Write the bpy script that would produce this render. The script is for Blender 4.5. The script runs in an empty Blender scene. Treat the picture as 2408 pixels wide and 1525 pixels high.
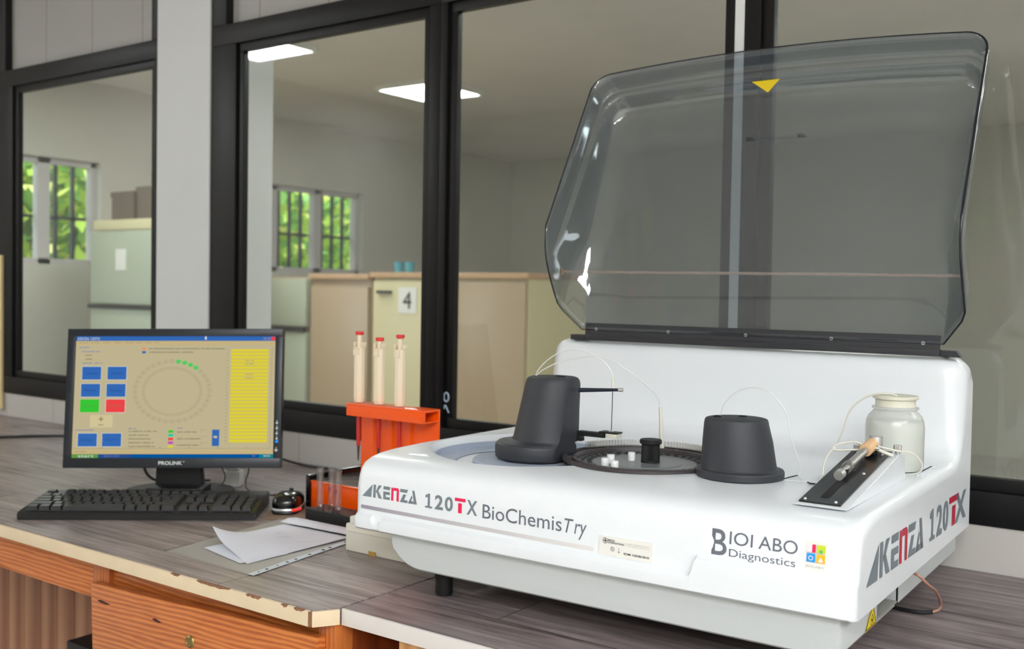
import bpy, bmesh, math, random
from mathutils import Vector, Matrix
random.seed(7)
PI = math.pi
S = bpy.context.scene
COL = S.collection

# ------------------------------------------------------------------ camera
YAW, PITCH, ROLL = 0.6272, -0.0323, 0.0169
fw = Vector((-math.sin(YAW)*math.cos(PITCH), math.cos(YAW)*math.cos(PITCH), math.sin(PITCH)))
rt = Vector((math.cos(YAW), math.sin(YAW), 0)); up = rt.cross(fw)
c_, s_ = math.cos(ROLL), math.sin(ROLL)
r2 = rt*c_ + up*s_; u2 = -rt*s_ + up*c_
cam = bpy.data.cameras.new('camera'); co = bpy.data.objects.new('camera', cam); COL.objects.link(co)
co.matrix_world = Matrix(((r2.x, u2.x, -fw.x, 0), (r2.y, u2.y, -fw.y, 0), (r2.z, u2.z, -fw.z, 1.19), (0, 0, 0, 1)))
cam.sensor_width = 36; cam.lens = 36*2445/2408; cam.clip_start = 0.05
cam.dof.use_dof = True; cam.dof.focus_distance = 1.36; cam.dof.aperture_fstop = 6.3
S.camera = co

# ------------------------------------------------------------------ world and light
w = bpy.data.worlds.new('world'); S.world = w; w.use_nodes = True
w.node_tree.nodes['Background'].inputs[0].default_value = (0.80, 0.90, 1.0, 1)
w.node_tree.nodes['Background'].inputs[1].default_value = 9.0
S.view_settings.view_transform = 'Standard'; S.view_settings.look = 'None'
S.view_settings.exposure = 0.0; S.view_settings.gamma = 1.0
S.view_settings.use_curve_mapping = False
NEAR_E, FAR_E = 38.0, 21.0          # strength of the ceiling panels in the two rooms
CEIL = 2.49                        # ceiling height
DZ = 0.75                          # desk top height

# ------------------------------------------------------------------ materials
def lin(c):
    c = c/255.0
    return c/12.92 if c <= 0.04045 else ((c+0.055)/1.055)**2.4
def rgb(r, g, b): return (lin(r), lin(g), lin(b), 1)
def mat(name, col, rough=0.5, metal=0.0, spec=0.5, bump=0, bscale=200, var=0, vscale=6, emit=None, es=1, coat=0):
    m = bpy.data.materials.new(name); m.use_nodes = True; nt = m.node_tree; b = nt.nodes['Principled BSDF']
    b.inputs['Base Color'].default_value = col; b.inputs['Roughness'].default_value = rough
    b.inputs['Metallic'].default_value = metal; b.inputs['Specular IOR Level'].default_value = spec
    b.inputs['Coat Weight'].default_value = coat
    if emit:
        b.inputs['Emission Color'].default_value = emit; b.inputs['Emission Strength'].default_value = es
    if var or bump:
        tc = nt.nodes.new('ShaderNodeTexCoord')
    if var:
        n = nt.nodes.new('ShaderNodeTexNoise'); n.inputs['Scale'].default_value = vscale; n.inputs['Detail'].default_value = 5
        nt.links.new(tc.outputs['Object'], n.inputs['Vector'])
        r = nt.nodes.new('ShaderNodeValToRGB'); r.color_ramp.elements[0].position = 0.3; r.color_ramp.elements[1].position = 0.7
        r.color_ramp.elements[0].color = tuple(x*(1-var) for x in col[:3])+(1,)
        r.color_ramp.elements[1].color = tuple(min(1, x*(1+var)) for x in col[:3])+(1,)
        nt.links.new(n.outputs['Fac'], r.inputs['Fac']); nt.links.new(r.outputs['Color'], b.inputs['Base Color'])
    if bump:
        n = nt.nodes.new('ShaderNodeTexNoise'); n.inputs['Scale'].default_value = bscale
        bp = nt.nodes.new('ShaderNodeBump'); bp.inputs['Strength'].default_value = bump; bp.inputs['Distance'].default_value = 0.001
        nt.links.new(tc.outputs['Object'], n.inputs['Vector']); nt.links.new(n.outputs['Fac'], bp.inputs['Height'])
        nt.links.new(bp.outputs['Normal'], b.inputs['Normal'])
    return m
def wood(name, c1, c2, axis='x', scale=18, stretch=12, rough=0.4, spec=0.5, knots=None, bump=0.1):
    m = bpy.data.materials.new(name); m.use_nodes = True; nt = m.node_tree; N = nt.nodes; L = nt.links; b = N['Principled BSDF']
    b.inputs['Roughness'].default_value = rough; b.inputs['Specular IOR Level'].default_value = spec
    tc = N.new('ShaderNodeTexCoord'); mp = N.new('ShaderNodeMapping'); L.new(tc.outputs['Object'], mp.inputs['Vector'])
    sc = {'x': (1, stretch, stretch), 'z': (stretch, stretch, 1)}[axis]; mp.inputs['Scale'].default_value = sc
    n1 = N.new('ShaderNodeTexNoise'); n1.inputs['Scale'].default_value = scale/8; n1.inputs['Detail'].default_value = 6; n1.inputs['Distortion'].default_value = 1.2
    L.new(mp.outputs['Vector'], n1.inputs['Vector'])
    wv = N.new('ShaderNodeTexWave'); wv.inputs['Scale'].default_value = scale/14; wv.inputs['Distortion'].default_value = 6; wv.inputs['Detail'].default_value = 3
    wv.bands_direction = 'Z' if axis == 'x' else 'X'
    L.new(mp.outputs['Vector'], wv.inputs['Vector'])
    mx = N.new('ShaderNodeMath'); mx.operation = 'MULTIPLY_ADD'; mx.inputs[1].default_value = 0.45
    L.new(wv.outputs['Fac'], mx.inputs[0]); 
    m2 = N.new('ShaderNodeMath'); m2.operation = 'MULTIPLY'; m2.inputs[1].default_value = 0.55
    L.new(n1.outputs['Fac'], m2.inputs[0]); L.new(m2.outputs[0], mx.inputs[2])
    r = N.new('ShaderNodeValToRGB'); r.color_ramp.elements[0].position = 0.2; r.color_ramp.elements[1].position = 0.75
    r.color_ramp.elements[0].color = c1; r.color_ramp.elements[1].color = c2
    L.new(mx.outputs[0], r.inputs['Fac']); L.new(r.outputs['Color'], b.inputs['Base Color'])
    if bump:
        bp = N.new('ShaderNodeBump'); bp.inputs['Strength'].default_value = bump; bp.inputs['Distance'].default_value = 0.002
        L.new(mx.outputs[0], bp.inputs['Height']); L.new(bp.outputs['Normal'], b.inputs['Normal'])
    return m
def laminate(name, tint=(1, 1, 1), offs=(0, 0)):
    m = bpy.data.materials.new(name); m.use_nodes = True; nt = m.node_tree; N = nt.nodes; L = nt.links; b = N['Principled BSDF']
    b.inputs['Roughness'].default_value = 0.36; b.inputs['Specular IOR Level'].default_value = 0.45
    tc = N.new('ShaderNodeTexCoord')
    m0 = N.new('ShaderNodeMapping'); m0.inputs['Location'].default_value = (offs[0], offs[1], 0); L.new(tc.outputs['Object'], m0.inputs['Vector'])
    br = N.new('ShaderNodeTexBrick'); L.new(m0.outputs['Vector'], br.inputs['Vector'])
    br.inputs['Scale'].default_value = 1; br.inputs['Brick Width'].default_value = 0.62; br.inputs['Row Height'].default_value = 0.105
    br.inputs['Mortar Size'].default_value = 0.0012; br.inputs['Mortar Smooth'].default_value = 0.1; br.offset = 0.37
    br.inputs['Color1'].default_value = (0.0, 0, 0, 1); br.inputs['Color2'].default_value = (1, 1, 1, 1); br.inputs['Mortar'].default_value = (0.5, 0.5, 0.5, 1)
    mp = N.new('ShaderNodeMapping'); mp.inputs['Scale'].default_value = (1.6, 26, 1); L.new(tc.outputs['Object'], mp.inputs['Vector'])
    ad = N.new('ShaderNodeVectorMath'); ad.operation = 'MULTIPLY_ADD'; ad.inputs[1].default_value = (3, 7, 5)
    L.new(br.outputs['Color'], ad.inputs[0]); L.new(mp.outputs['Vector'], ad.inputs[2])
    n1 = N.new('ShaderNodeTexNoise'); n1.inputs['Scale'].default_value = 3.2; n1.inputs['Detail'].default_value = 9; n1.inputs['Roughness'].default_value = 0.68; n1.inputs['Distortion'].default_value = 0.6
    L.new(ad.outputs[0], n1.inputs['Vector'])
    n2 = N.new('ShaderNodeTexNoise'); n2.inputs['Scale'].default_value = 5; n2.inputs['Detail'].default_value = 4
    mp2 = N.new('ShaderNodeMapping'); mp2.inputs['Scale'].default_value = (1, 4, 1); L.new(tc.outputs['Object'], mp2.inputs['Vector']); L.new(mp2.outputs['Vector'], n2.inputs['Vector'])
    r = N.new('ShaderNodeValToRGB'); e = r.color_ramp.elements
    def T(c): return (c[0]*tint[0], c[1]*tint[1], c[2]*tint[2], 1)
    e[0].position = 0.28; e[0].color = T(rgb(84, 76, 77)); e[1].position = 0.74; e[1].color = T(rgb(178, 168, 166))
    k = r.color_ramp.elements.new(0.5); k.color = T(rgb(138, 127, 126))
    sub = N.new('ShaderNodeMath'); sub.operation = 'MULTIPLY_ADD'; sub.inputs[1].default_value = 0.30; 
    L.new(n2.outputs['Fac'], sub.inputs[0]); 
    m3 = N.new('ShaderNodeMath'); m3.operation = 'MULTIPLY_ADD'; m3.inputs[1].default_value = 0.95; m3.inputs[2].default_value = -0.13
    L.new(n1.outputs['Fac'], m3.inputs[0]); L.new(m3.outputs[0], sub.inputs[2])
    sb = N.new('ShaderNodeSeparateColor'); L.new(br.outputs['Color'], sb.inputs[0]); m4 = N.new('ShaderNodeMath'); m4.operation = 'MULTIPLY_ADD'; m4.inputs[1].default_value = 0.10; L.new(sb.outputs[0], m4.inputs[0]); L.new(sub.outputs[0], m4.inputs[2]); m5 = N.new('ShaderNodeMath'); m5.operation = 'SUBTRACT'; m5.inputs[1].default_value = 0.05; L.new(m4.outputs[0], m5.inputs[0])
    L.new(m5.outputs[0], r.inputs['Fac'])
    mxx = N.new('ShaderNodeMix'); mxx.data_type = 'RGBA'; mxx.inputs[7].default_value = rgb(52, 46, 46)
    fm = N.new('ShaderNodeMath'); fm.operation = 'MULTIPLY'; fm.inputs[1].default_value = 0.75
    L.new(br.outputs['Fac'], fm.inputs[0]); L.new(fm.outputs[0], mxx.inputs[0]); L.new(r.outputs['Color'], mxx.inputs[6])
    L.new(mxx.outputs[2], b.inputs['Base Color'])
    bp = N.new('ShaderNodeBump'); bp.inputs['Strength'].default_value = 0.15; bp.inputs['Distance'].default_value = 0.001
    L.new(n1.outputs['Fac'], bp.inputs['Height']); L.new(bp.outputs['Normal'], b.inputs['Normal'])
    return m
def panelled(name, col, line, spacing, off, width=0.003, rough=0.45):
    m = mat(name, col, rough); nt = m.node_tree; N = nt.nodes; L = nt.links; b = N['Principled BSDF']
    tc = N.new('ShaderNodeTexCoord'); sp = N.new('ShaderNodeSeparateXYZ'); L.new(tc.outputs['Object'], sp.inputs[0])
    a = N.new('ShaderNodeMath'); a.operation = 'ADD'; a.inputs[1].default_value = -off+50*spacing; L.new(sp.outputs['X'], a.inputs[0])
    d = N.new('ShaderNodeMath'); d.operation = 'MODULO'; d.inputs[1].default_value = spacing; L.new(a.outputs[0], d.inputs[0])
    c = N.new('ShaderNodeMath'); c.operation = 'LESS_THAN'; c.inputs[1].default_value = width; L.new(d.outputs[0], c.inputs[0])
    mx = N.new('ShaderNodeMix'); mx.data_type = 'RGBA'; mx.inputs[6].default_value = col; mx.inputs[7].default_value = line
    L.new(c.outputs[0], mx.inputs[0]); L.new(mx.outputs[2], b.inputs['Base Color'])
    return m
def sheet(name, tint, refl=1.0, rough=0.02, haze=0.0, hcol=(0.8, 0.8, 0.8, 1), ior=1.5, deep=False):
    """thin clear sheet: tinted see-through + fresnel gloss + a little scatter"""
    m = bpy.data.materials.new(name); m.use_nodes = True; nt = m.node_tree; N = nt.nodes; L = nt.links
    N.remove(N['Principled BSDF']); out = N['Material Output']
    t = N.new('ShaderNodeBsdfTransparent'); t.inputs[0].default_value = tint
    if deep:
        l0 = N.new('ShaderNodeLayerWeight'); l0.inputs[0].default_value = 0.5; rp = N.new('ShaderNodeValToRGB'); E = rp.color_ramp.elements
        E[0].color = tint; E[0].position = 0.0; E[1].color = tuple(c**3 for c in tint[:3])+(1,); E[1].position = 0.80
        k = E.new(0.45); k.color = tuple(c**1.6 for c in tint[:3])+(1,)
        L.new(l0.outputs['Facing'], rp.inputs[0]); L.new(rp.outputs[0], t.inputs[0])
    g = N.new('ShaderNodeBsdfGlossy'); g.inputs['Roughness'].default_value = rough; g.inputs[0].default_value = (refl, refl, refl, 1)
    fr = N.new('ShaderNodeFresnel'); fr.inputs[0].default_value = ior
    # same reflectance from both sides of the sheet
    geo = N.new('ShaderNodeNewGeometry'); 
    lw = N.new('ShaderNodeLayerWeight'); lw.inputs[0].default_value = 0.5
    pw = N.new('ShaderNodeMath'); pw.operation = 'POWER'; pw.inputs[1].default_value = 4.0; L.new(lw.outputs['Facing'], pw.inputs[0])
    ml = N.new('ShaderNodeMath'); ml.operation = 'MULTIPLY_ADD'; ml.inputs[1].default_value = 0.85; ml.inputs[2].default_value = ((ior-1)/(ior+1))**2*1.6
    L.new(pw.outputs[0], ml.inputs[0]); N.remove(fr); N.remove(geo)
    mx = N.new('ShaderNodeMixShader'); L.new(ml.outputs[0], mx.inputs[0]); L.new(g.outputs[0], mx.inputs[2])
    if haze:
        d = N.new('ShaderNodeBsdfDiffuse'); d.inputs[0].default_value = hcol
        tr = N.new('ShaderNodeBsdfTranslucent'); tr.inputs[0].default_value = hcol
        a = N.new('ShaderNodeMixShader'); a.inputs[0].default_value = 0.4; L.new(d.outputs[0], a.inputs[1]); L.new(tr.outputs[0], a.inputs[2])
        h = N.new('ShaderNodeMixShader'); h.inputs[0].default_value = haze; L.new(t.outputs[0], h.inputs[1]); L.new(a.outputs[0], h.inputs[2])
        L.new(h.outputs[0], mx.inputs[1])
    else: L.new(t.outputs[0], mx.inputs[1])
    L.new(mx.outputs[0], out.inputs[0]); return m
def glow(name, col, s=1.0):
    m = bpy.data.materials.new(name); m.use_nodes = True; nt = m.node_tree; nt.nodes.remove(nt.nodes['Principled BSDF'])
    e = nt.nodes.new('ShaderNodeEmission'); e.inputs[0].default_value = col; e.inputs[1].default_value = s
    nt.links.new(e.outputs[0], nt.nodes['Material Output'].inputs[0]); return m

M = dict(
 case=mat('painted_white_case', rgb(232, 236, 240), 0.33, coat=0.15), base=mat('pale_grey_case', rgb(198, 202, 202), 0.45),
 black=mat('black_plastic', rgb(24, 24, 26), 0.45), textured=mat('charcoal_textured', rgb(50, 52, 58), 0.5, bump=0.35, bscale=900),
 hinge=mat('black_anodised', rgb(42, 43, 48), 0.5, bump=0.4, bscale=1200), steel=mat('steel', rgb(215, 214, 212), 0.42, 0.8),
 navy=mat('navy_black', rgb(24, 30, 48), 0.4), rubber=mat('rubber', rgb(18, 18, 19), 0.6),
 grey=mat('grey_ink', rgb(118, 128, 136), 0.5), red=mat('red_ink', rgb(228, 30, 84), 0.45), thin=mat('dark_grey_ink', rgb(104, 106, 118), 0.5),
 stripe=mat('faded_stripe', rgb(172, 165, 176), 0.5), redside=mat('deep_red_ink', rgb(190, 24, 60), 0.45),
 sticker=mat('sticker_white', rgb(232, 230, 224), 0.5), ink=mat('black_ink', rgb(40, 38, 44), 0.6), faint=mat('faint_ink', rgb(170, 170, 172), 0.6),
 yel=mat('warning_yellow', rgb(245, 214, 30), 0.45), blue=mat('sky_blue', rgb(30, 150, 225), 0.5), lime=mat('lime', rgb(200, 214, 50), 0.5),
 amber=mat('amber', rgb(250, 185, 30), 0.5), pinkp=mat('pink_print', rgb(245, 225, 232), 0.5), green=mat('green_print', rgb(90, 190, 110), 0.5),
 mgrey=mat('recess_grey', rgb(168, 178, 196), 0.5), traydark=mat('tray_brown_black', rgb(62, 56, 58), 0.42), traymid=mat('tray_grey', rgb(118, 122, 124), 0.35),
 hole=mat('dark_hole', rgb(14, 14, 16), 0.7), cup=mat('white_cup', rgb(238, 240, 240), 0.4),
 tube=mat('clear_tubing', rgb(222, 224, 222), 0.3), tubey=mat('aged_tubing', rgb(220, 218, 206), 0.3), flesh=mat('beige_fitting', rgb(226, 186, 140), 0.45),
 copper=mat('copper_tubing', rgb(176, 128, 108), 0.35),
 tile=panelled('white_tile', rgb(196, 192, 186), rgb(165, 158, 140), 0.281, -3.087), panel=panelled('white_boards', rgb(168, 166, 163), rgb(146, 132, 116), 0.2545, -3.168, 0.005),
 pillar=mat('pillar_paint', rgb(222, 224, 224), 0.6, var=0.03, vscale=2), frame=mat('black_frame_paint', rgb(17, 16, 17), 0.42, spec=0.3, bump=0.1, bscale=60),
 wallp=mat('wall_paint', rgb(200, 196, 188), 0.8), wallfar=mat('far_wall_paint', rgb(204, 203, 194), 0.85, var=0.04, vscale=1), ceil=mat('ceiling_paint', rgb(222, 218, 214), 0.85, var=0.04, vscale=1.3),
 floor=mat('floor_tile', rgb(200, 197, 192), 0.4, var=0.08, vscale=2),
 lamA=laminate('grey_laminate', (1.02, 1.0, 0.97)), lamB=laminate('grey_laminate_darker', (0.88, 0.84, 0.86), (0.2, 0.045)),
 edge=mat('cream_edging', rgb(222, 202, 170), 0.5, var=0.04, vscale=20), chip=mat('chipboard', rgb(140, 100, 74), 0.9, var=0.3, vscale=300), edgew=mat('white_edging', rgb(222, 216, 212), 0.5),
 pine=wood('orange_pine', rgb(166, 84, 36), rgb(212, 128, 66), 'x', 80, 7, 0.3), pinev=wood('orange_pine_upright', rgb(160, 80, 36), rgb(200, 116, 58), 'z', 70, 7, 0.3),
 pined=wood('shaded_pine', rgb(96, 38, 14), rgb(142, 66, 28), 'z', 22, 16, 0.4), pinel=wood('pale_pine', rgb(196, 138, 84), rgb(226, 176, 120), 'z', 14, 12, 0.4),  # pined: shadow on the desk's side panels put into a darker pine
 pineb=wood('board_pine', rgb(128, 78, 52), rgb(178, 128, 96), 'z', 7, 9, 0.5),
 brass=mat('brass', rgb(150, 130, 84), 0.35, 1), orange=mat('orange_acrylic', rgb(255, 92, 10), 0.18, spec=0.6), orangein=mat('orange_acrylic_shade', rgb(250, 66, 4), 0.25),
 cream=mat('cream_plastic', rgb(240, 224, 196), 0.35), redcap=mat('red_plastic', rgb(228, 60, 60), 0.35), redsh=mat('red_shaft', rgb(200, 40, 36), 0.35), tipg=mat('dark_tip', rgb(74, 52, 50), 0.5),
 beige=mat('ivory_box', rgb(232, 228, 214), 0.45), notch=mat('amber_notch', rgb(188, 150, 70), 0.5),
 paper=mat('paper', rgb(226, 230, 240), 0.7), sleeve=sheet('plastic_sleeve', (0.95, 0.95, 0.95, 1), 0.6, 0.45, 0.55, (0.88, 0.86, 0.82, 1)), strip=mat('sleeve_strip', rgb(206, 218, 226), 0.35), pen=mat('blue_pen', rgb(110, 125, 190), 0.6),
 monb=mat('monitor_black', rgb(30, 34, 44), 0.32), kb=mat('keyboard_black', rgb(30, 30, 32), 0.4), key=mat('key_black', rgb(44, 45, 48), 0.38), keyw=mat('key_mark', rgb(220, 214, 180), 0.5),
 gloss=mat('gloss_black', rgb(14, 14, 16), 0.16, coat=0.2), silver=mat('silver_plastic', rgb(200, 204, 206), 0.25, 0.4), redglow=mat('red_plastic_light', rgb(220, 60, 50), 0.3, emit=rgb(230, 50, 40), es=0.5),
 mat_=mat('brown_mat', rgb(134, 112, 96), 0.8, bump=0.2, bscale=400), white=mat('white_plastic', rgb(225, 224, 220), 0.4), wire=mat('brown_wire', rgb(60, 46, 42), 0.5),
 glass=sheet('window_glass', (0.90, 0.91, 0.89, 1), 1.0, 0.0, 0.0), smoke=sheet('smoked_acrylic', (0.755, 0.78, 0.80, 1), 1.0, 0.03, 0.055, (0.66, 0.73, 0.80, 1), 1.6, True), smoker=mat('smoked_edge', rgb(22, 24, 34), 0.2),  # smoke: bluish haze paints in the veil of reflected white casing
 clear=sheet('clear_plastic', (0.93, 0.92, 0.90, 1), 1.0, 0.05, 0.10), tubeg=sheet('test_tube_glass', (0.93, 0.93, 0.93, 1), 1.0, 0.02, 0.06),
 poly=sheet('milky_bottle', (0.93, 0.94, 0.93, 1), 0.8, 0.25, 0.55, rgb(246, 248, 244)), liquid=mat('milky_liquid', rgb(222, 225, 218), 0.5),
 capm=mat('milky_cap', rgb(224, 222, 204), 0.4), rod=sheet('clear_rod', (0.86, 0.82, 0.80, 1), 1.0, 0.05, 0.35, rgb(200, 186, 178)),
 lampN=glow('lamp_diffuser', (0.94, 0.975, 1.0, 1), NEAR_E), lampF=glow('lamp_diffuser_far', (0.95, 1.0, 0.95, 1), FAR_E), lampframe=mat('lamp_frame', rgb(235, 238, 236), 0.4),
 winf=mat('window_frame_paint', rgb(200, 196, 198), 0.5), bar=mat('window_bar', rgb(48, 58, 60), 0.5), reveal=mat('reveal_paint', rgb(150, 158, 172), 0.8),
 fridge=mat('pale_green_enamel', rgb(176, 184, 164), 0.35), cabY=mat('cream_cabinet', rgb(214, 204, 162), 0.4), cabB=mat('tan_cabinet', rgb(178, 156, 128), 0.35), cabT=mat('tan_top', rgb(196, 160, 122), 0.5),
 box=mat('cardboard', rgb(96, 84, 70), 0.8), cyan=mat('cyan_plastic', rgb(80, 170, 190), 0.4), chalk=mat('chalk_mark', rgb(170, 196, 210), 0.8),
)

# ------------------------------------------------------------------ geometry helpers
def box(bm, x0, x1, y0, y1, z0, z1, bev=0, mi=0):
    vs = [bm.verts.new((x, y, z)) for x in (x0, x1) for y in (y0, y1) for z in (z0, z1)]
    fs = [bm.faces.new([vs[i] for i in q]) for q in ((0, 1, 3, 2), (4, 6, 7, 5), (0, 4, 5, 1), (2, 3, 7, 6), (0, 2, 6, 4), (1, 5, 7, 3))]
    for f in fs: f.material_index = mi
    if bev:
        es = list({e for f in fs for e in f.edges})
        r = bmesh.ops.bevel(bm, geom=es, offset=bev, segments=2, affect='EDGES', profile=0.6)
        for f in r['faces']: f.material_index = mi
    return vs
def prism(bm, pts, axis, a, b, mi=0, bev=0):
    """closed polygon (2D) extruded along axis from a to b"""
    def P(p, t): return {'x': (t, p[0], p[1]), 'y': (p[0], t, p[1]), 'z': (p[0], p[1], t)}[axis]
    A = [bm.verts.new(P(p, a)) for p in pts]; B = [bm.verts.new(P(p, b)) for p in pts]; n = len(pts)
    fs = [bm.faces.new(A), bm.faces.new(list(reversed(B)))]+[bm.faces.new((A[i], B[i], B[(i+1) % n], A[(i+1) % n])) for i in range(n)]
    for f in fs: f.material_index = mi
    if bev:
        r = bmesh.ops.bevel(bm, geom=list({e for f in fs for e in f.edges}), offset=bev, segments=2, affect='EDGES')
        for f in r['faces']: f.material_index = mi
    return A, B
def lathe(bm, prof, cx=0, cy=0, n=48, mi=0, close=True):
    """prof: list of (r, z)"""
    rings = []
    for r, z in prof:
        if r < 1e-6: rings.append([bm.verts.new((cx, cy, z))])
        else: rings.append([bm.verts.new((cx+r*math.cos(2*PI*i/n), cy+r*math.sin(2*PI*i/n), z)) for i in range(n)])
    for a, b in zip(rings, rings[1:]):
        for i in range(n):
            j = (i+1) % n
            if len(a) == 1 and len(b) == 1: continue
            q = [a[0], b[j], b[i]] if len(a) == 1 else [a[i], a[j], b[0]] if len(b) == 1 else [a[i], a[j], b[j], b[i]]
            f = bm.faces.new(q); f.material_index = mi
    if close:
        for k, rg in ((0, rings[0]), (1, rings[-1])):
            if len(rg) > 1:
                f = bm.faces.new(rg if k else list(reversed(rg))); f.material_index = mi
    return rings
def smooth_path(pts, k=8):
    P = [Vector(p) for p in pts]; P = [P[0]*2-P[1]]+P+[P[-1]*2-P[-2]]; out = []
    for i in range(1, len(P)-2):
        for t in range(k):
            t /= k; a, b, c, d = P[i-1:i+3]
            out.append(0.5*((2*b)+(c-a)*t+(2*a-5*b+4*c-d)*t*t+(3*b-a-3*c+d)*t**3))
    out.append(P[-2]); return out
def tube(bm, pts, r, n=8, mi=0, k=8, cap=True):
    P = smooth_path(pts, k) if k > 1 else [Vector(p) for p in pts]
    rs = r if isinstance(r, (list, tuple)) else None; rings = []; nrm = None
    for i, p in enumerate(P):
        t = (P[min(i+1, len(P)-1)]-P[max(i-1, 0)]).normalized()
        if nrm is None: nrm = t.orthogonal().normalized()
        nrm = (nrm-t*nrm.dot(t)).normalized(); bn = t.cross(nrm)
        rr = r if rs is None else rs[0]+(rs[1]-rs[0])*i/(len(P)-1)
        rings.append([bm.verts.new(p+(nrm*math.cos(2*PI*j/n)+bn*math.sin(2*PI*j/n))*rr) for j in range(n)])
    for a, b in zip(rings, rings[1:]):
        for i in range(n):
            f = bm.faces.new((a[i], a[(i+1) % n], b[(i+1) % n], b[i])); f.material_index = mi
    if cap:
        for rg in (list(reversed(rings[0])), rings[-1]):
            f = bm.faces.new(rg); f.material_index = mi
def quad(bm, pts, mi=0):
    f = bm.faces.new([bm.verts.new(p) for p in pts]); f.material_index = mi; return f
def obj(name, bm, m, parent=None, ang=35, flat=False, recalc=True):
    if recalc: bmesh.ops.recalc_face_normals(bm, faces=bm.faces)
    me = bpy.data.meshes.new(name); bm.to_mesh(me); bm.free()
    for x in (m if isinstance(m, (list, tuple)) else [m]): me.materials.append(M[x] if isinstance(x, str) else x)
    if not flat:
        me.polygons.foreach_set('use_smooth', [True]*len(me.polygons)); me.set_sharp_from_angle(angle=math.radians(ang))
    o = bpy.data.objects.new(name, me); COL.objects.link(o)
    if parent: o.parent = parent
    return o
def new(): return bmesh.new()
def tag(o, label, cat, group=None, kind=None):
    o['label'] = label; o['category'] = cat
    if group: o['group'] = group
    if kind: o['kind'] = kind
    return o
def thing(name, label, cat, loc=(0, 0, 0), rz=0, group=None):
    o = bpy.data.objects.new(name, None); COL.objects.link(o); o.location = loc; o.rotation_euler = (0, 0, rz)
    return tag(o, label, cat, group)
def struct(name, bm, m, parent=None, **k):
    o = obj(name, bm, m, parent, **k)
    if not parent: o['kind'] = 'structure'
    return o
def B(name, m, dims, parent=None, bev=0):
    bm = new(); box(bm, *dims, bev=bev); return obj(name, bm, m, parent)
_tc = {}
def text2d(s, size=1.0, bold=0.0, shear=0.0, sx=1.0):
    """text as 2D verts and faces, left/baseline at 0,0"""
    cu = bpy.data.curves.new('t', 'FONT'); cu.body = s; cu.size = size; cu.offset = bold; cu.shear = shear; cu.resolution_u = 4
    o = bpy.data.objects.new('t', cu); COL.objects.link(o); bpy.context.view_layer.update()
    me = bpy.data.meshes.new_from_object(o.evaluated_get(bpy.context.evaluated_depsgraph_get()))
    v = [(p.co.x*sx, p.co.y) for p in me.vertices]; f = [tuple(p.vertices) for p in me.polygons]
    bpy.data.objects.remove(o); bpy.data.curves.remove(cu); bpy.data.meshes.remove(me)
    return v, f
def put_text(bm, s, box4, fn, mi=0, bold=0.0, shear=0.0):
    """fit text in (x0,x1,y0,y1) of the cap box and map with fn(x,y)->3D"""
    v, f = text2d(s, 1.0, bold, shear)
    x0 = min(p[0] for p in v); x1 = max(p[0] for p in v); y0 = min(p[1] for p in v); y1 = max(p[1] for p in v)
    X0, X1, Y0, Y1 = box4
    vs = [bm.verts.new(fn(X0+(p[0]-x0)/(x1-x0)*(X1-X0), Y0+(p[1]-y0)/(y1-y0)*(Y1-Y0))) for p in v]
    for q in f:
        try: g = bm.faces.new([vs[i] for i in q]); g.material_index = mi
        except ValueError: pass
def poly(bm, pts, fn, mi=0):
    f = bm.faces.new([bm.verts.new(fn(*p)) for p in pts]); f.material_index = mi
def disc(bm, cx, cy, r, fn, mi=0, n=20, ry=None):
    poly(bm, [(cx+r*math.cos(2*PI*i/n), cy+(ry or r)*math.sin(2*PI*i/n)) for i in range(n)], fn, mi)
def ring(bm, cx, cy, r0, r1, fn, mi=0, n=20, asp=1.0):
    a = [bm.verts.new(fn(cx+r0*math.cos(2*PI*i/n), cy+r0*asp*math.sin(2*PI*i/n))) for i in range(n)]
    b = [bm.verts.new(fn(cx+r1*math.cos(2*PI*i/n), cy+r1*asp*math.sin(2*PI*i/n))) for i in range(n)]
    for i in range(n):
        f = bm.faces.new((a[i], a[(i+1) % n], b[(i+1) % n], b[i])); f.material_index = mi

# ------------------------------------------------------------------ room shell
WY = 1.80                                     # face of the glazed wall
bm = new(); box(bm, -7, 3.2, -3.2, 9.2, -0.1, 0); struct('floor', bm, 'floor')
bm = new(); box(bm, -7, 3.2, -3.2, 9.2, CEIL, CEIL+0.1); struct('ceiling', bm, 'ceil')
bm = new(); box(bm, -6.2, 3, WY, WY+0.12, 0, DZ+0.075); struct('wall_front', bm, 'tile')
# white boarded panels above the glazing
for i, (a, b) in enumerate([(-3.371, -2.579), (-2.253, -1.568), (-1.45, -0.84), (-0.735, 0.6), (0.66, 3.0), (-6.2, -3.46)]):
    bm = new(); box(bm, a, b, WY+0.02, WY+0.08, DZ+1.132, CEIL); struct('wall_panel_upper', bm, 'panel')
bm = new(); box(bm, -2.545, -2.314, WY-0.008, WY+0.12, DZ+0.075, CEIL); struct('trim_1', bm, 'pillar')
bm = new(); box(bm, -0.817, -0.789, WY-0.002, WY+0.12, DZ+0.075, CEIL); struct('trim_2', bm, 'pillar')
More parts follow.
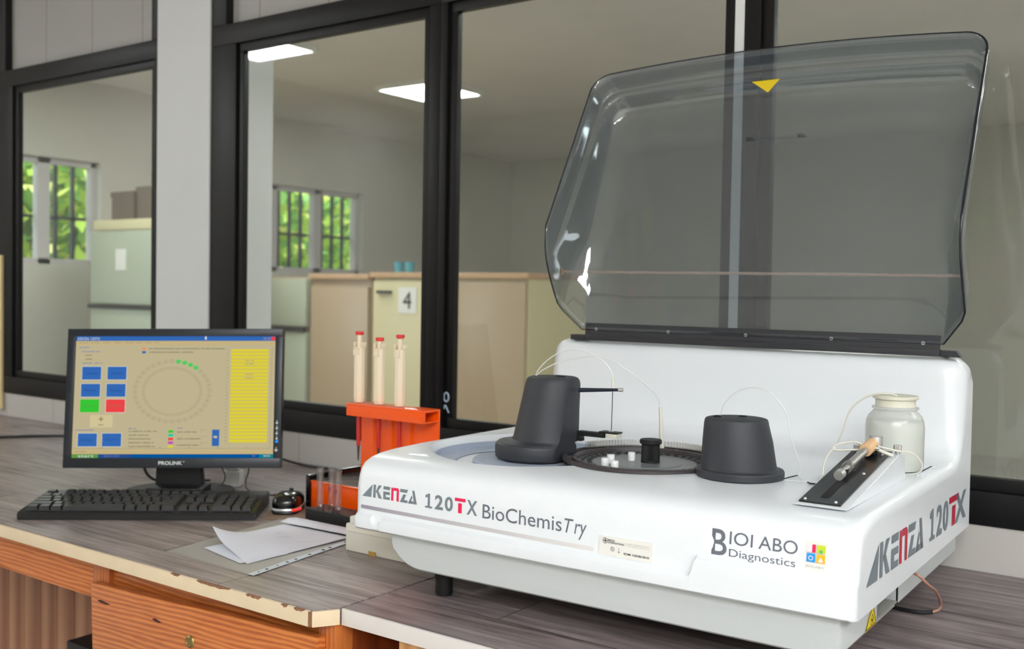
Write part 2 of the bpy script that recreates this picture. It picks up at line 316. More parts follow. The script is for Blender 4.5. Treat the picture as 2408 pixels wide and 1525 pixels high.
# black frames
def window(k, x0, x1, gx0, gx1, gz0=DZ+0.152, gz1=DZ+1.056, z0=DZ+0.075, z1=DZ+1.132):
    root = bpy.data.objects.new('window_%d' % k, None); COL.objects.link(root); root['kind'] = 'structure'
    bm = new()
    e = 0.022                                 # inner sash set back
    sx0, sx1, sz0, sz1 = gx0-e, gx1+e, gz0-e, gz1+e
    for (a, b, c, d) in ((x0, x1, z0, sz0), (x0, x1, sz1, z1), (x0, sx0, sz0, sz1), (sx1, x1, sz0, sz1)):
        box(bm, a, b, WY-0.004, WY+0.024, c, d, bev=0.002)
    obj('window_frame', bm, 'frame', root)
    bm = new()
    for (a, b, c, d) in ((sx0, sx1, sz0, gz0), (sx0, sx1, gz1, sz1), (sx0, gx0, gz0, gz1), (gx1, sx1, gz0, gz1)):
        box(bm, a, b, WY+0.004, WY+0.022, c, d, bev=0.0015)
    obj('window_sash', bm, 'frame', root)
    bm = new(); quad(bm, [(gx0-0.01, WY+0.012, gz0-0.01), (gx1+0.01, WY+0.012, gz0-0.01), (gx1+0.01, WY+0.012, gz1+0.01), (gx0-0.01, WY+0.012, gz1+0.01)])
    obj('window_pane', bm, 'glass', root, flat=True, recalc=False)
    # uprights that run on above the rail
    return root
window(1, -3.455, -2.545, -3.305, -2.587)
window(2, -2.314, -1.512, -2.190, -1.566)
window(3, -1.512, -0.817, -1.470, -0.830)
window(4, -0.789, 0.66, -0.735, 0.60)
window(5, 0.66, 3.0, 0.72, 2.94)
window(6, -6.2, -3.455, -6.1, -3.50)
for i, (a, b) in enumerate([(-3.46, -3.371), (-2.579, -2.545), (-2.314, -2.253), (-1.568, -1.45), (-0.84, -0.812), (-0.784, -0.735), (0.6, 0.66)]):
    bm = new(); box(bm, a, b, WY-0.004, WY+0.10, DZ+1.132, CEIL, bev=0.002); struct('trim_%d' % (i+3), bm, 'frame')
bm = new()                                     # chalk marks on the black frame
tube(bm, [(-1.486+0.007*math.cos(t), WY+0.003, DZ+0.199+0.010*math.sin(t)) for t in [i*PI/4 for i in range(9)]], 0.0022, 6, k=2)
tube(bm, [(-1.494, WY+0.003, DZ+0.171), (-1.489, WY+0.003, DZ+0.180), (-1.483, WY+0.003, DZ+0.172), (-1.478, WY+0.003, DZ+0.164)], 0.0022, 6, k=4)
o = obj('chalk_marks', bm, 'chalk'); tag(o, 'small pale blue chalk marks on the black mullion beside the orange rack', 'mark')
# near room
def wall_with_holes(name, axis, p0, p1, a0, a1, z0, z1, holes, m):
    """wall slab between p0,p1 on 'axis'; spans a0..a1 the other way, holes=(a,b,c,d)"""
    bm = new(); xs = sorted({a0, a1}|{h[0] for h in holes}|{h[1] for h in holes}); zs = sorted({z0, z1}|{h[2] for h in holes}|{h[3] for h in holes})
    for i in range(len(xs)-1):
        for j in range(len(zs)-1):
            cx, cz = (xs[i]+xs[i+1])/2, (zs[j]+zs[j+1])/2
            if any(h[0] < cx < h[1] and h[2] < cz < h[3] for h in holes): continue
            if axis == 'y': box(bm, xs[i], xs[i+1], p0, p1, zs[j], zs[j+1])
            else: box(bm, p0, p1, xs[i], xs[i+1], zs[j], zs[j+1])
    bmesh.ops.remove_doubles(bm, verts=bm.verts, dist=1e-5)
    return struct(name, bm, m, flat=True)
RH = [(-3.75, -2.75, 0.98, 1.80), (-1.5, -0.35, 0.98, 1.80), (0.35, 1.6, 0.98, 1.80)]
wall_with_holes('wall_back', 'y', -2.75, -2.6, -5.2, 3.0, 0, CEIL, RH, 'wallp')
bm = new(); box(bm, -5.2, -5.05, -2.6, WY, 0, CEIL); struct('wall_left', bm, 'wallp')
bm = new(); box(bm, 2.85, 3.0, -2.6, WY, 0, CEIL); struct('wall_right', bm, 'wallp')
# far room
LH = [(3.22, 3.94, 1.31, 1.98), (4.98, 6.38, 1.31, 1.98)]
wall_with_holes('wall_far_left', 'x', -6.35, -6.2, WY, 8.6, 0, CEIL, LH, 'wallfar')
bm = new(); box(bm, -6.35, 3.0, 8.5, 8.65, 0, CEIL); struct('wall_far', bm, 'wallfar')
bm = new(); box(bm, 2.9, 3.05, WY, 8.5, 0, CEIL); struct('wall_far_right', bm, 'wallfar')
bm = new(); box(bm, -2.80, -2.53, 2.0, 2.2, 0, CEIL); struct('trim_10', bm, 'pillar')
def barred(k, axis, p, a0, a1, z0, z1, fm='winf'):
    """outer window: light frame, mullions and dark bars, 'axis' is the wall normal"""
    root = bpy.data.objects.new('window_%d' % k, None); COL.objects.link(root); root['kind'] = 'structure'
    def bx(bm, a, b, c, d, q0, q1, bev=0):
        if axis == 'y': box(bm, a, b, q0, q1, c, d)
        else: box(bm, q0, q1, a, b, c, d)
    bm = new(); t = 0.035
    for (a, b, c, d) in ((a0, a1, z0, z0+t), (a0, a1, z1-t, z1), (a0, a0+t, z0, z1), (a1-t, a1, z0, z1)): bx(bm, a, b, c, d, p-0.03, p+0.03)
    n = max(1, round((a1-a0)/0.40))
    for i in range(1, n):
        x = a0+(a1-a0)*i/n; bx(bm, x-0.04, x+0.04, z0, z1, p-0.03, p+0.03)
    obj('window_frame', bm, fm, root)
    bm = new(); m = int((a1-a0)/0.11)
    for i in range(1, m):
        x = a0+(a1-a0)*i/m; bx(bm, x-0.012, x+0.012, z0, z1, p-0.06, p-0.04)
    bx(bm, a0, a1, z0+0.45*(z1-z0)-0.01, z0+0.45*(z1-z0)+0.01, p-0.06, p-0.04)
    obj('window_bars', bm, 'bar', root)
for i, h in enumerate(RH): barred(7+i, 'y', -2.68, *h)
for i, h in enumerate(LH): barred(10+i, 'x', -6.28, *h)
# hedges and flowers outside
def hedge(label, x0, x1, y0, y1, z1, n, seed):
    rnd = random.Random(seed); bm = new()
    for i in range(n):
        c = Vector((rnd.uniform(x0, x1), rnd.uniform(y0, y1), rnd.uniform(0.05, z1)))
        a = Vector((rnd.gauss(0, 1), rnd.gauss(0, 1), rnd.gauss(0, 1))).normalized(); b = a.orthogonal().normalized(); s = rnd.uniform(0.05, 0.12)
        pk = c.z < 1.45 and (math.sin(c.x*2.3+c.y*2.1+1) > 0.2)
        mi = 3 if (pk and rnd.random() < 0.6) else rnd.choice((0, 0, 1, 2, 2))
        quad(bm, [c+a*s, c+b*s*0.5, c-a*s, c-b*s*0.5], mi)
    bx0, bx1 = (x0+x1)/2-0.1, (x0+x1)/2+0.1; 
    if (x1-x0) > (y1-y0): box(bm, x0, x1, y0+0.02, y0+0.1, 0, z1-0.3, mi=4)
    else: box(bm, x0+0.02, x0+0.1, y0, y1, 0, z1-0.3, mi=4)
    o = obj('hedge', bm, [mat('leaf_a', rgb(170, 200, 70), .6), mat('leaf_b', rgb(235, 240, 130), .6), mat('leaf_c', rgb(120, 170, 70), .6), mat('flower', rgb(250, 90, 130), .6), mat('leaf_dark', rgb(90, 125, 60), .8)], flat=True, recalc=False)
    tag(o, label, 'hedge', kind='stuff')
hedge('sunlit green hedge with pink flowers outside the barred windows of the far room', -8.3, -7.5, 2.2, 8.6, 2.7, 9000, 1)
hedge('green hedge with pink flowers outside the windows behind the camera', -5.5, 2.6, -4.6, -3.8, 2.6, 9000, 2)
bm = new(); box(bm, -14, 10, -12, 14, -0.35, -0.15); struct('ground', bm, mat('grass', rgb(110, 130, 70), 0.9, var=0.2, vscale=3))

# ------------------------------------------------------------------ ceiling lamps
def lamp(x, y, m, label, grp, s=0.25):
    t = thing('ceiling_light', label, 'ceiling light', (x, y, CEIL-0.03), 0, grp)
    bm = new()
    for (a, b, c, d) in ((-s, s, -s, -s+0.02), (-s, s, s-0.02, s), (-s, -s+0.02, -s+0.02, s-0.02), (s-0.02, s, -s+0.02, s-0.02)): box(bm, a, b, c, d, 0, 0.03)
    obj('frame', bm, 'lampframe', t)
    bm = new(); box(bm, -s+0.02, s-0.02, -s+0.02, s-0.02, 0.006, 0.026); obj('diffuser', bm, m, t)
lamp(-4.43, 5.16, 'lampF', 'bright square ceiling panel seen through the glass either side of the mullion', None)
lamp(-4.44, 3.70, 'lampF', 'bright ceiling panel in the top left corner of the middle window', None)
for x, y in ((-5.0, 2.85), (-3.2, 2.85), (-1.2, 2.85), (1.2, 2.85), (0.2, 4.6), (0.6, 6.9), (2.0, 5.6)):  # unseen panels added to brighten the far room and its wall
    if True: lamp(x, y, 'lampF', 'square ceiling panel added to brighten the far room, outside the picture', 'added far room ceiling panels')
for x, y in ((-4.43, -1.56), (-4.44, -0.10), (0.6, -2.1), (0.6, -1.0), (1.7, -2.1), (1.7, -1.0), (1.7, 0.2)):  # unseen panels added as light for the analyzer and the near room
    lamp(x, y, 'lampN', 'square ceiling panel added to light the near room, outside the picture', 'added near room ceiling panels', 0.25 if x < 0 else 0.3)

# ------------------------------------------------------------------ furniture of the far room
def fridge():
    t = thing('refrigerator', 'pale green refrigerator with brown boxes on top, seen through the left window', 'refrigerator', (-5.58, 3.5, 0))
    B('body', 'cabB', (0, 0.75, 0.03, 0.6, 0, 1.55), t, 0.01)
    B('top_cap', 'cabY', (-0.005, 0.755, 0.0, 0.605, 1.50, 1.56), t, 0.01)
    B('upper_door', 'fridge', (0.0, 0.75, -0.02, 0.028, 1.075, 1.495), t, 0.012)
    B('lower_door', 'fridge', (0.0, 0.75, -0.02, 0.028, 0.06, 1.05), t, 0.012)
    B('handle', 'black', (0.0, 0.75, -0.035, -0.02, 1.05, 1.072), t)
    B('note', 'sticker', (0.26, 0.36, -0.024, -0.021, 1.27, 1.39), t)
fridge()
for i, (x, w_, h) in enumerate(((-5.55, 0.22, 0.17), (-5.30, 0.30, 0.19))):
    bm = new(); box(bm, x, x+w_, 3.60, 3.85, 1.56, 1.56+h, bev=0.004); box(bm, x-0.004, x+w_+0.004, 3.595, 3.855, 1.56+h-0.03, 1.56+h+0.002)
    tag(obj('cardboard_box', bm, 'box'), ('narrower' if i == 0 else 'wider')+' dark brown box on top of the refrigerator in the left window', 'box', None)
t = thing('fridge_shaded_side', 'dull brown block standing in for the shaded side of the refrigerator in the left window', 'cabinet', (-6.18, 3.9, 0))  # brown block added in place of the refrigerator's shaded side
B('body', 'cabB', (0, 0.55, 0, 0.5, 0, 1.47), t, 0.005); B('top', 'cabT', (0, 0.57, -0.02, 0.52, 1.47, 1.50), t, 0.004)
B('door', 'fridge', (0.02, 0.53, -0.015, 0.0, 0.08, 1.44), t, 0.003)
t = thing('refrigerator', 'pale refrigerator with a black handle line beside the white pillar in the middle window', 'refrigerator', (-5.2, 4.2, 0))
B('body', 'cabB', (0, 0.69, 0.03, 0.6, 0, 1.25), t, 0.01); B('upper_door', 'fridge', (0.0, 0.69, -0.02, 0.028, 0.96, 1.24), t, 0.01)
B('lower_door', 'fridge', (0, 0.69, -0.02, 0.028, 0.05, 0.93), t, 0.01); B('handle', 'black', (0, 0.69, -0.035, -0.02, 0.932, 0.958), t)
t = thing('low_cabinet', 'tan cabinet between the pale refrigerator and the numbered cabinet', 'cabinet', (-4.50, 4.2, 0))
B('body', 'cabB', (0, 0.475, 0.02, 0.55, 0, 1.24), t, 0.005); B('door', 'cabB', (0.01, 0.465, 0.0, 0.018, 0.06, 1.20), t, 0.004); B('top', 'cabT', (0, 0.475, -0.01, 0.56, 1.24, 1.27), t, 0.004)
t = thing('numbered_cabinet', 'cream two-door cabinet with a paper sign reading 4 behind the mullion', 'cabinet', (-4.005, 4.2, 0))
B('body', 'cabY', (0, 1.05, 0.02, 0.55, 0, 1.25), t, 0.005); B('top', 'cabT', (-0.01, 1.06, -0.01, 0.56, 1.25, 1.28), t, 0.004)
B('door', 'cabY', (0.01, 0.605, 0.0, 0.018, 0.06, 1.235), t, 0.004); B('door', 'cabB', (0.615, 1.04, 0.0, 0.018, 0.06, 1.235), t, 0.004)  # right door's tan colour carries the reflection of lab benches
B('handle', 'black', (0.05, 0.15, -0.02, 0, 1.165, 1.18), t)
s4 = B('sign', 'sticker', (0.20, 0.33, -0.004, 0, 1.06, 1.20), t)
bm = new(); put_text(bm, '4', (0.235, 0.295, 1.085, 1.175), lambda x, y: (x, -0.006, y)); obj('number', bm, 'ink', s4, flat=True)
for i, x in enumerate((-3.94, -3.86)):
    bm = new(); lathe(bm, [(0.022, 1.28), (0.028, 1.34), (0.026, 1.34), (0.02, 1.285), (0, 1.285)], x, 4.35, 20)
    tag(obj('cup', bm, 'cyan'), ('left' if i == 0 else 'right')+' small cyan cup on the numbered cabinet', 'cup')
bm = new(); box(bm, -3.75, -3.38, WY-0.012, WY-0.004, 0.772, 1.279); tag(obj('notice_board', bm, mat('cream_board', rgb(236, 214, 160), 0.6)), 'cream board on the black frame at the far left edge', 'board')

# ------------------------------------------------------------------ desks
def desk_left():
    t = thing('desk', 'left wooden desk with grey laminate top, chipped cream edging and an orange pine drawer', 'desk', (0, 0, 0))
    x0, yf, yb = -4.9, 0.98, WY-0.002; xr = -1.018
    bm = new(); prism(bm, [(x0, yf+0.002), (-1.040, yf+0.002), (xr-0.002, 1.014), (xr-0.002, yb), (x0, yb)], 'z', DZ-0.021, DZ)
    for f in bm.faces: f.material_index = 0
    obj('desktop', bm, 'lamA', t, flat=True)
    # cream edging: front strip and short right strip with rounded ends
    bm = new(); box(bm, x0, -1.041, yf-0.004, yf+0.0018, DZ-0.022, DZ-0.0004, bev=0.0015); e1 = obj('edging', bm, 'edge', t)
    d = (Vector((xr, 1.014, 0))-Vector((-1.040, yf, 0))); bm = new(); L_ = 0.0385
    box(bm, 0, L_, -0.004, 0.0018, DZ-0.022, DZ-0.0004, bev=0.0015)
    a = math.atan2(d.y, d.x); bm.transform(Matrix.Translation((-1.0385, yf-0.001, 0)) @ Matrix.Rotation(a, 4, 'Z')); obj('edging', bm, 'edge', t)
    bm = new(); rnd = random.Random(3)
    for cx, ln in ((-1.335, 0.02), (-1.245, 0.075), (-1.155, 0.03), (-1.06, 0.02), (-1.09, 0.012)):
        n = 7; tp = [(cx-ln/2+ln*i/n, DZ-0.0002) for i in range(n+1)]; bt = [(cx+ln/2-ln*i/n, DZ-0.001-rnd.uniform(0.0006, 0.0030)*(1 if 0 < i < n else 0.2)) for i in range(n+1)]
        prism(bm, tp+bt, 'y', yf-0.0045, yf); obj('chipped_patch', bm, 'chip', t); bm = new()
    box(bm, -1.042, -1.037, yf-0.0042, yf+0.001, DZ-0.021, DZ-0.001)
    obj('chipped_patch', bm, 'chip', t)
    B('apron', 'pine', (x0, -1.60, 1.008, 1.03, DZ-0.094, DZ-0.022), t, 0.001)
    B('stile', 'pinev', (-1.60, -1.553, 1.006, 1.04, 0.05, DZ-0.022), t, 0.001)
    B('stile', 'pinev', (-1.052, -1.020, 1.006, 1.04, 0.05, DZ-0.022), t, 0.001)
    B('rail', 'pine', (-1.553, -1.052, 1.014, 1.04, DZ-0.075, DZ-0.022), t, 0.001)
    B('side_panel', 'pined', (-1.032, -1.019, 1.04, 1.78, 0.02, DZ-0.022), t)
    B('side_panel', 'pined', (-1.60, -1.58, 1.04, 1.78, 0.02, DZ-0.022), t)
    bm = new(); x = -3.4; 
    while x < -1.62:
        box(bm, x, x+0.068, 1.30, 1.315, 0.02, DZ-0.03, bev=0.002); x += 0.07
    obj('back_boards', bm, 'pineb', t)
    # drawer, its front sags to the left
    dr = bpy.data.objects.new('drawer', None); COL.objects.link(dr); dr.parent = t; dr.location = (-1.31, 0, DZ-0.05); dr.rotation_euler = (0, -0.038, 0)
    bm = new(); box(bm, -0.272, 0.272, 0.990, 1.006, -0.19, 0.0, bev=0.003); obj('drawer_front', bm, 'pine', dr)
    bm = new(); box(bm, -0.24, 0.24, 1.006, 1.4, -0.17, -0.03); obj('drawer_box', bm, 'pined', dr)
    bm = new(); lathe(bm, [(0.0, 0), (0.005, 0), (0.006, -0.001), (0.009, 0.0), (0.0105, 0.002), (0.011, 0.004)], 0, 0, 24, close=False)
    bm.transform(Matrix.Translation((-0.008, 0.988, -0.054)) @ Matrix.Rotation(-PI/2, 4, 'X')); obj('lock', bm, 'brass', dr)
    km = mat('knot', rgb(70, 26, 14), 0.6)
    for cx, cz, ln in ((-0.235, -0.028, 0.02), (-0.09, -0.035, 0.013)):
        bm = new(); poly(bm, [(cx-ln, cz+0.001), (cx-ln/3, cz+0.003), (cx+ln, cz-0.001), (cx+ln/3, cz-0.003), (cx-ln/2, cz-0.002)], lambda x, y: (x, 0.9897, y)); obj('knot', bm, km, dr, flat=True)
desk_left()
def desk_right():
    t = thing('desk', 'right desk with darker grey laminate top and white edging under the white analyzer', 'desk', (0, 0, 0))
    B('desktop', 'lamB', (-1.0155, 2.8, 1.018, WY-0.002, DZ-0.021, DZ), t)
    B('edging', 'edgew', (-1.0155, 2.8, 1.013, 1.0175, DZ-0.023, DZ-0.0003), t, 0.0008)
    B('cabinet', 'pinel', (-0.925, 1.6, 1.05, 1.75, 0.03, DZ-0.0215), t, 0.002)
    B('stile', 'pinel', (-0.928, -0.86, 1.034, 1.05, 0.03, DZ-0.0225), t, 0.001)
    B('rail', 'pinel', (-0.86, 1.6, 1.038, 1.05, DZ-0.09, DZ-0.0225), t, 0.001)
desk_right()
B_ = B('computer_case', 'rubber', (-1.99, -1.66, 1.19, 1.285, 0, 0.452), None, 0.006); tag(B_, 'black computer case under the left desk, only its top edge in view', 'computer case')

# ------------------------------------------------------------------ monitor
mon = bpy.data.objects.new('monitor', None); COL.objects.link(mon); mon.location = (-1.803, 1.309, DZ); mon.rotation_euler = (0, 0, 0.628)
tag(mon, 'black computer monitor showing a beige analyzer program, standing on the left desk', 'monitor')
Tm = Matrix.Translation((0, 0, 0.066)) @ Matrix.Rotation(-0.017, 4, 'Y') @ Matrix.Rotation(-0.13, 4, 'X')
W2, H = 0.2225, 0.286
def put(o, T): o.matrix_local = T; return o
bm = new()
sx0, sx1, sz0, sz1 = -0.2065, 0.2072, 0.0205, 0.2705
for (a, b, c, d) in ((-W2, W2, 0, sz0), (-W2, W2, sz1, H), (-W2, sx0, sz0, sz1), (sx1, W2, sz0, sz1)): box(bm, a, b, -0.004, 0.02, c, d, bev=0.0015)
box(bm, -W2+0.003, W2-0.003, 0.006, 0.035, 0.003, H-0.003, bev=0.006); box(bm, -0.13, 0.13, 0.03, 0.055, 0.05, 0.23, bev=0.012)
bez = put(obj('bezel', bm, 'monb', mon), Tm)
SC = {k: glow('screen_'+k, rgb(*v), 1.0) for k, v in dict(bg=(190, 178, 142), top=(196, 176, 128), blue=(52, 104, 178), dkblue=(4, 84, 150), navy=(38, 76, 140), green=(54, 196, 54), red=(234, 68, 70), cream=(206, 194, 150), grey=(160, 150, 122), yellow=(222, 206, 50), yel2=(196, 186, 110), cyan=(0, 205, 165), mag=(196, 76, 180), white=(214, 220, 216), olive=(92, 150, 70), orange=(236, 140, 100), txt=(120, 114, 92), btxt=(110, 124, 170), lit=(84, 200, 96), teal=(0, 128, 150)).items()}
KS = list(SC); bm = new()
px0, px1, py0, py1 = 0, 473, 0, 290          # screen raster, y down
def sp(lv):
    return lambda x, y: (sx0+(x-px0)/(px1-px0)*(sx1-sx0), 0.0008-lv*0.00012, sz1-(y-py0)/(py1-py0)*(sz1-sz0))
def R_(x0, y0, x1, y1, c, lv=1): poly(bm, [(x0, y0), (x1, y0), (x1, y1), (x0, y1)], sp(lv), KS.index(c))
R_(0, 0, 473, 290, 'bg', 0); R_(0, 0, 473, 11, 'blue'); R_(0, 11, 473, 21, 'top'); R_(0, 270, 473, 281, 'top'); R_(0, 281, 473, 290, 'dkblue'); R_(0, 281, 62, 290, 'olive', 2); R_(440, 281, 473, 290, 'teal', 2)
R_(462, 1.5, 472, 9.5, 'red', 2); R_(444, 2, 451, 9, 'btxt', 2); R_(453, 2, 460, 9, 'btxt', 2); R_(305, 0.5, 309, 8, 'white', 2)
rn = random.Random(11)
def dashes(x, y, ln, c, h=2.2, lv=2):
    e = x+ln
    while x < e:
        w_ = rn.uniform(1.2, 2.4); R_(x, y-h/2-rn.uniform(0, .6), min(x+w_, e), y+h/2, c, lv); x += w_+rn.uniform(0.5, 1.1)
        if rn.random() < 0.12: x += 2
put_text(bm, 'KENZA 120TX', (4, 56, 9, 2.6), sp(2), KS.index('white')); x = 6
for ln in (24, 22, 20, 20, 20, 16, 16, 10): dashes(x, 15.5, ln, 'grey'); x += ln+6
dashes(8, 27, 24, 'btxt'); dashes(14, 37, 44, 'btxt'); dashes(24, 45.5, 14, 'txt'); dashes(24, 55, 18, 'txt'); dashes(16, 64.5, 26, 'btxt'); dashes(46, 64.5, 20, 'btxt')
R_(157, 27, 166, 33, 'orange', 2); R_(157, 35.5, 166, 41, 'blue', 2); dashes(173, 30, 180, 'txt'); dashes(173, 38.5, 106, 'txt')
for (bx_, by_, c, tx) in ((17, 73, 'blue', 'Calibration'), (77, 73, 'blue', 'Controls'), (16, 114, 'blue', 'Patients'), (76, 114, 'blue', 'Results'), (15, 151, 'green', 'Start'), (76, 151, 'red', 'Stop'), (13, 232, 'blue', 'Edition'), (70, 232, 'blue', 'Reports')):
    R_(bx_-1, by_-1, bx_+46, by_+32, 'white' if c != 'green' else 'cream', 1.5); R_(bx_, by_, bx_+45, by_+31, c, 2.2)
    dk = 'navy' if c == 'blue' else 'olive' if c == 'green' else 'txt'
    put_text(bm, tx, (bx_+9, bx_+36, by_+18.5, by_+12.5), sp(3), KS.index(dk))
R_(40, 188, 93, 218, 'cream', 2); R_(65, 192, 67, 204, 'txt', 3); R_(60, 197, 72, 199, 'txt', 3); dashes(60, 212, 13, 'txt', lv=3)
dashes(6, 224.5, 44, 'btxt')
cx, cy = 231, 132
for i in range(36):
    a = -PI/2+2*PI*i/36-0.03; x, y = cx+88*math.cos(a), cy+72*math.sin(a)
    if i in (1, 2, 3, 4): disc(bm, x, y, 6.2, sp(2.5), KS.index('lit'), ry=5.2)
    else: ring(bm, x, y, 5.0, 5.9, sp(2.5), KS.index('grey'), asp=0.85); disc(bm, x, y, 1.3, sp(2.6), KS.index('txt'), 8)
for i in range(44):
    a = 2*PI*i/44; x, y = cx+68*math.cos(a), cy+56*math.sin(a); ring(bm, x, y, 3.6, 4.3, sp(2.5), KS.index('grey'), asp=0.85); disc(bm, x, y, 0.9, sp(2.6), KS.index('txt'), 8)
dashes(132, 221, 20, 'btxt'); 
for k, (c, ln) in enumerate((('green', 66), ('cyan', 46), ('red', 52), ('mag', 60), ('yellow', 62))):
    dashes(132, 227.5+k*8.9, ln, 'txt'); R_(225, 224.5+k*8.9, 237, 230.5+k*8.9, c, 2)
dashes(246, 220, 12, 'btxt'); dashes(246, 229, 46, 'txt'); dashes(246, 245, 54, 'txt'); dashes(246, 260, 52, 'txt')
for y in (222, 238, 253): R_(302, y, 303, y+9, 'grey', 2); R_(302, y, 318, y+0.8, 'grey', 2)
R_(328, 223, 345, 262, 'blue', 2); R_(332, 238, 340, 243, 'cream', 3)
for i in range(27):
    y = 31+i*8.3; R_(368, y, 457, y+5.6, 'yellow', 2); R_(368, y+5.6, 457, y+8.3, 'yel2', 2); dashes(358, y+3, 4, 'grey')
    if i in (3, 4, 7, 8): dashes(402, y+2.6, 20, 'grey', lv=3)
R_(2, 267, 466, 268, 'grey', 2); R_(464, 24, 465, 268, 'grey', 2)
for x in (70, 138, 206, 274, 342, 408): R_(x, 264, x+1.4, 267.5, 'txt', 2)
dashes(8, 275.5, 26, 'grey'); put_text(bm, 'start', (15, 52, 288.5, 283.2), sp(3), KS.index('white')); R_(63, 281.5, 140, 289.5, 'navy', 2); put_text(bm, 'KENZA 120TX', (76, 112, 288.5, 283.2), sp(3), KS.index('btxt')); dashes(424, 285.5, 6, 'btxt'); dashes(450, 285.5, 16, 'cream', lv=3)
put(obj('screen', bm, [SC[k] for k in KS], mon, flat=True, recalc=False), Tm)
bm = new(); put_text(bm, 'PROLINK', (-0.0265, 0.0225, 0.0065, 0.0140), lambda x, y: (x, -0.0044, y), bold=0.03); ring(bm, 0.0255, 0.013, 0.0008, 0.0013, lambda x, y: (x, -0.0044, y)); put(obj('maker_lettering', bm, mat('silver_print', rgb(225, 232, 230), 0.4), mon, flat=True), Tm)
for k, z in enumerate((0.092, 0.081, 0.0705, 0.0598)):
    bm = new(); tube(bm, [(0.2145, -0.0065, z), (0.2145, -0.002, z)], 0.0024, 12, k=1); tube(bm, [(0.2145, -0.0048, z+0.0045), (0.2145, -0.0038, z+0.0045)], 0.0011, 8, k=1); put(obj('button', bm, 'silver', mon), Tm)
bm = new(); tube(bm, [(0.2147, -0.0065, 0.0540), (0.2147, -0.002, 0.0540)], 0.0027, 12, k=1); put(obj('power_light', bm, glow('led_blue', rgb(30, 150, 255), 1.2), mon), Tm)
bm = new(); tube(bm, [(0.2138, -0.0065, 0.0364), (0.2138, -0.002, 0.0364)], 0.0028, 12, k=1); tube(bm, [(0.2138, -0.0048, 0.0415), (0.2138, -0.0038, 0.0415)], 0.0011, 8, k=1); put(obj('button', bm, 'silver', mon), Tm)
bm = new(); prism(bm, [(-0.050, 0.014), (0.052, 0.014), (0.045, 0.10), (-0.046, 0.10)], 'y', 0.045, 0.062, bev=0.003); obj('stand_neck', bm, 'black', mon)
bm = new(); n = 40
prism(bm, [(0.118*math.cos(2*PI*i/n)*(1 if abs(math.cos(2*PI*i/n)) < .8 else .97), 0.055+0.085*math.sin(2*PI*i/n)) for i in range(n)], 'z', 0.0005, 0.012, bev=0.003)
box(bm, -0.055, 0.062, 0.00, 0.07, 0.012, 0.024, bev=0.004); obj('stand_base', bm, 'black', mon)
def mp(x, y, z): return Matrix.Rotation(0.628, 4, 'Z') @ Vector((x, y, z))+Vector((-1.803, 1.309, DZ))
def cable(name, pts, r, m, label, cat='cable', n=8):
    bm = new(); tube(bm, pts, r, n); return tag(obj(name, bm, m), label, cat)
cable('cable', [mp(-0.12, 0.10, 0.12), mp(-0.088, 0.075, 0.066), mp(-0.07, 0.07, 0.035), mp(-0.045, 0.10, 0.02), mp(0.02, 0.2, 0.005)], 0.003, 'black', 'thick black cable hanging behind the monitor, left of its stand')
cable('cable', [(-3.1, 1.36, DZ+0.006), (-2.90, 1.47, DZ+0.006), (-2.80, 1.60, DZ+0.006), (-2.62, 1.66, DZ+0.012), (-2.3, 1.62, DZ+0.008), (-2.1, 1.55, DZ+0.006)], 0.0042, 'black', 'black cable crossing the desk left of the monitor')
cable('cable', [(-2.05, 1.72, DZ+0.05), (-1.98, 1.74, DZ+0.02), (-1.90, 1.76, DZ+0.004), (-1.8, 1.77, DZ+0.004)], 0.003, 'black', 'short black cable against the tiled wall right of the monitor')
cable('cable', [mp(0.115, 0.12, 0.09), mp(0.13, 0.11, 0.05), mp(0.126, 0.10, 0.02), mp(0.14, 0.08, 0.006), mp(0.20, 0.045, 0.004), (-1.67, 1.465, DZ+0.006), (-1.64, 1.452, DZ+0.01)], 0.0014, 'wire', 'thin brown mouse lead running from behind the monitor to the mouse')
cable('cable', [mp(0.075, 0.14, 0.11), mp(0.062, 0.12, 0.07), mp(0.082, 0.10, 0.03), mp(0.07, 0.06, 0.008), mp(0.05, -0.01, 0.004)], 0.0014, 'wire', 'thin brown keyboard lead hanging beside the white adapter')
bm = new(); box(bm, -0.02, 0.02, -0.018, 0.018, 0, 0.035, bev=0.005); box(bm, -0.016, 0.016, -0.014, 0.014, 0.035, 0.062, bev=0.006); o = obj('power_adapter', bm, 'white'); o.location = mp(0.082, 0.165, 0); o.rotation_euler = (0, 0, 0.6); tag(o, 'white power adapter just right of the monitor stand', 'adapter')

# ------------------------------------------------------------------ keyboard
kb = bpy.data.objects.new('keyboard', None); COL.objects.link(kb); kb.location = (-1.863, 1.015, DZ); kb.rotation_euler = (0, 0, 0.690)
tag(kb, 'black computer keyboard lying in front of the monitor', 'keyboard')
KW, KD = 0.437, 0.155
bm = new(); A, Bv = prism(bm, [(0, 0.0), (0, 0.012), (0.006, 0.0155), (KD, 0.027), (KD, 0.0)], 'x', 0, KW, bev=0.0015); obj('case', bm, 'kb', kb)
tilt = math.atan2(0.0115, KD-0.006)
def key_mesh(w_, d_, h_=0.0085):
    bm = new(); a = [bm.verts.new(p) for p in ((0, 0, 0), (w_, 0, 0), (w_, d_, 0), (0, d_, 0))]; i = 0.0022
    b = [bm.verts.new(p) for p in ((i, i*0.8, h_), (w_-i, i*0.8, h_), (w_-i, d_-i*0.5, h_), (i, d_-i*0.5, h_))]
    bm.faces.new(b); [bm.faces.new((a[k], a[(k+1) % 4], b[(k+1) % 4], b[k])) for k in range(4)]
    me = bpy.data.meshes.new('key'); bm.to_mesh(me); bm.free(); me.materials.append(M['key']); return me
meshes = {}; nk = 0
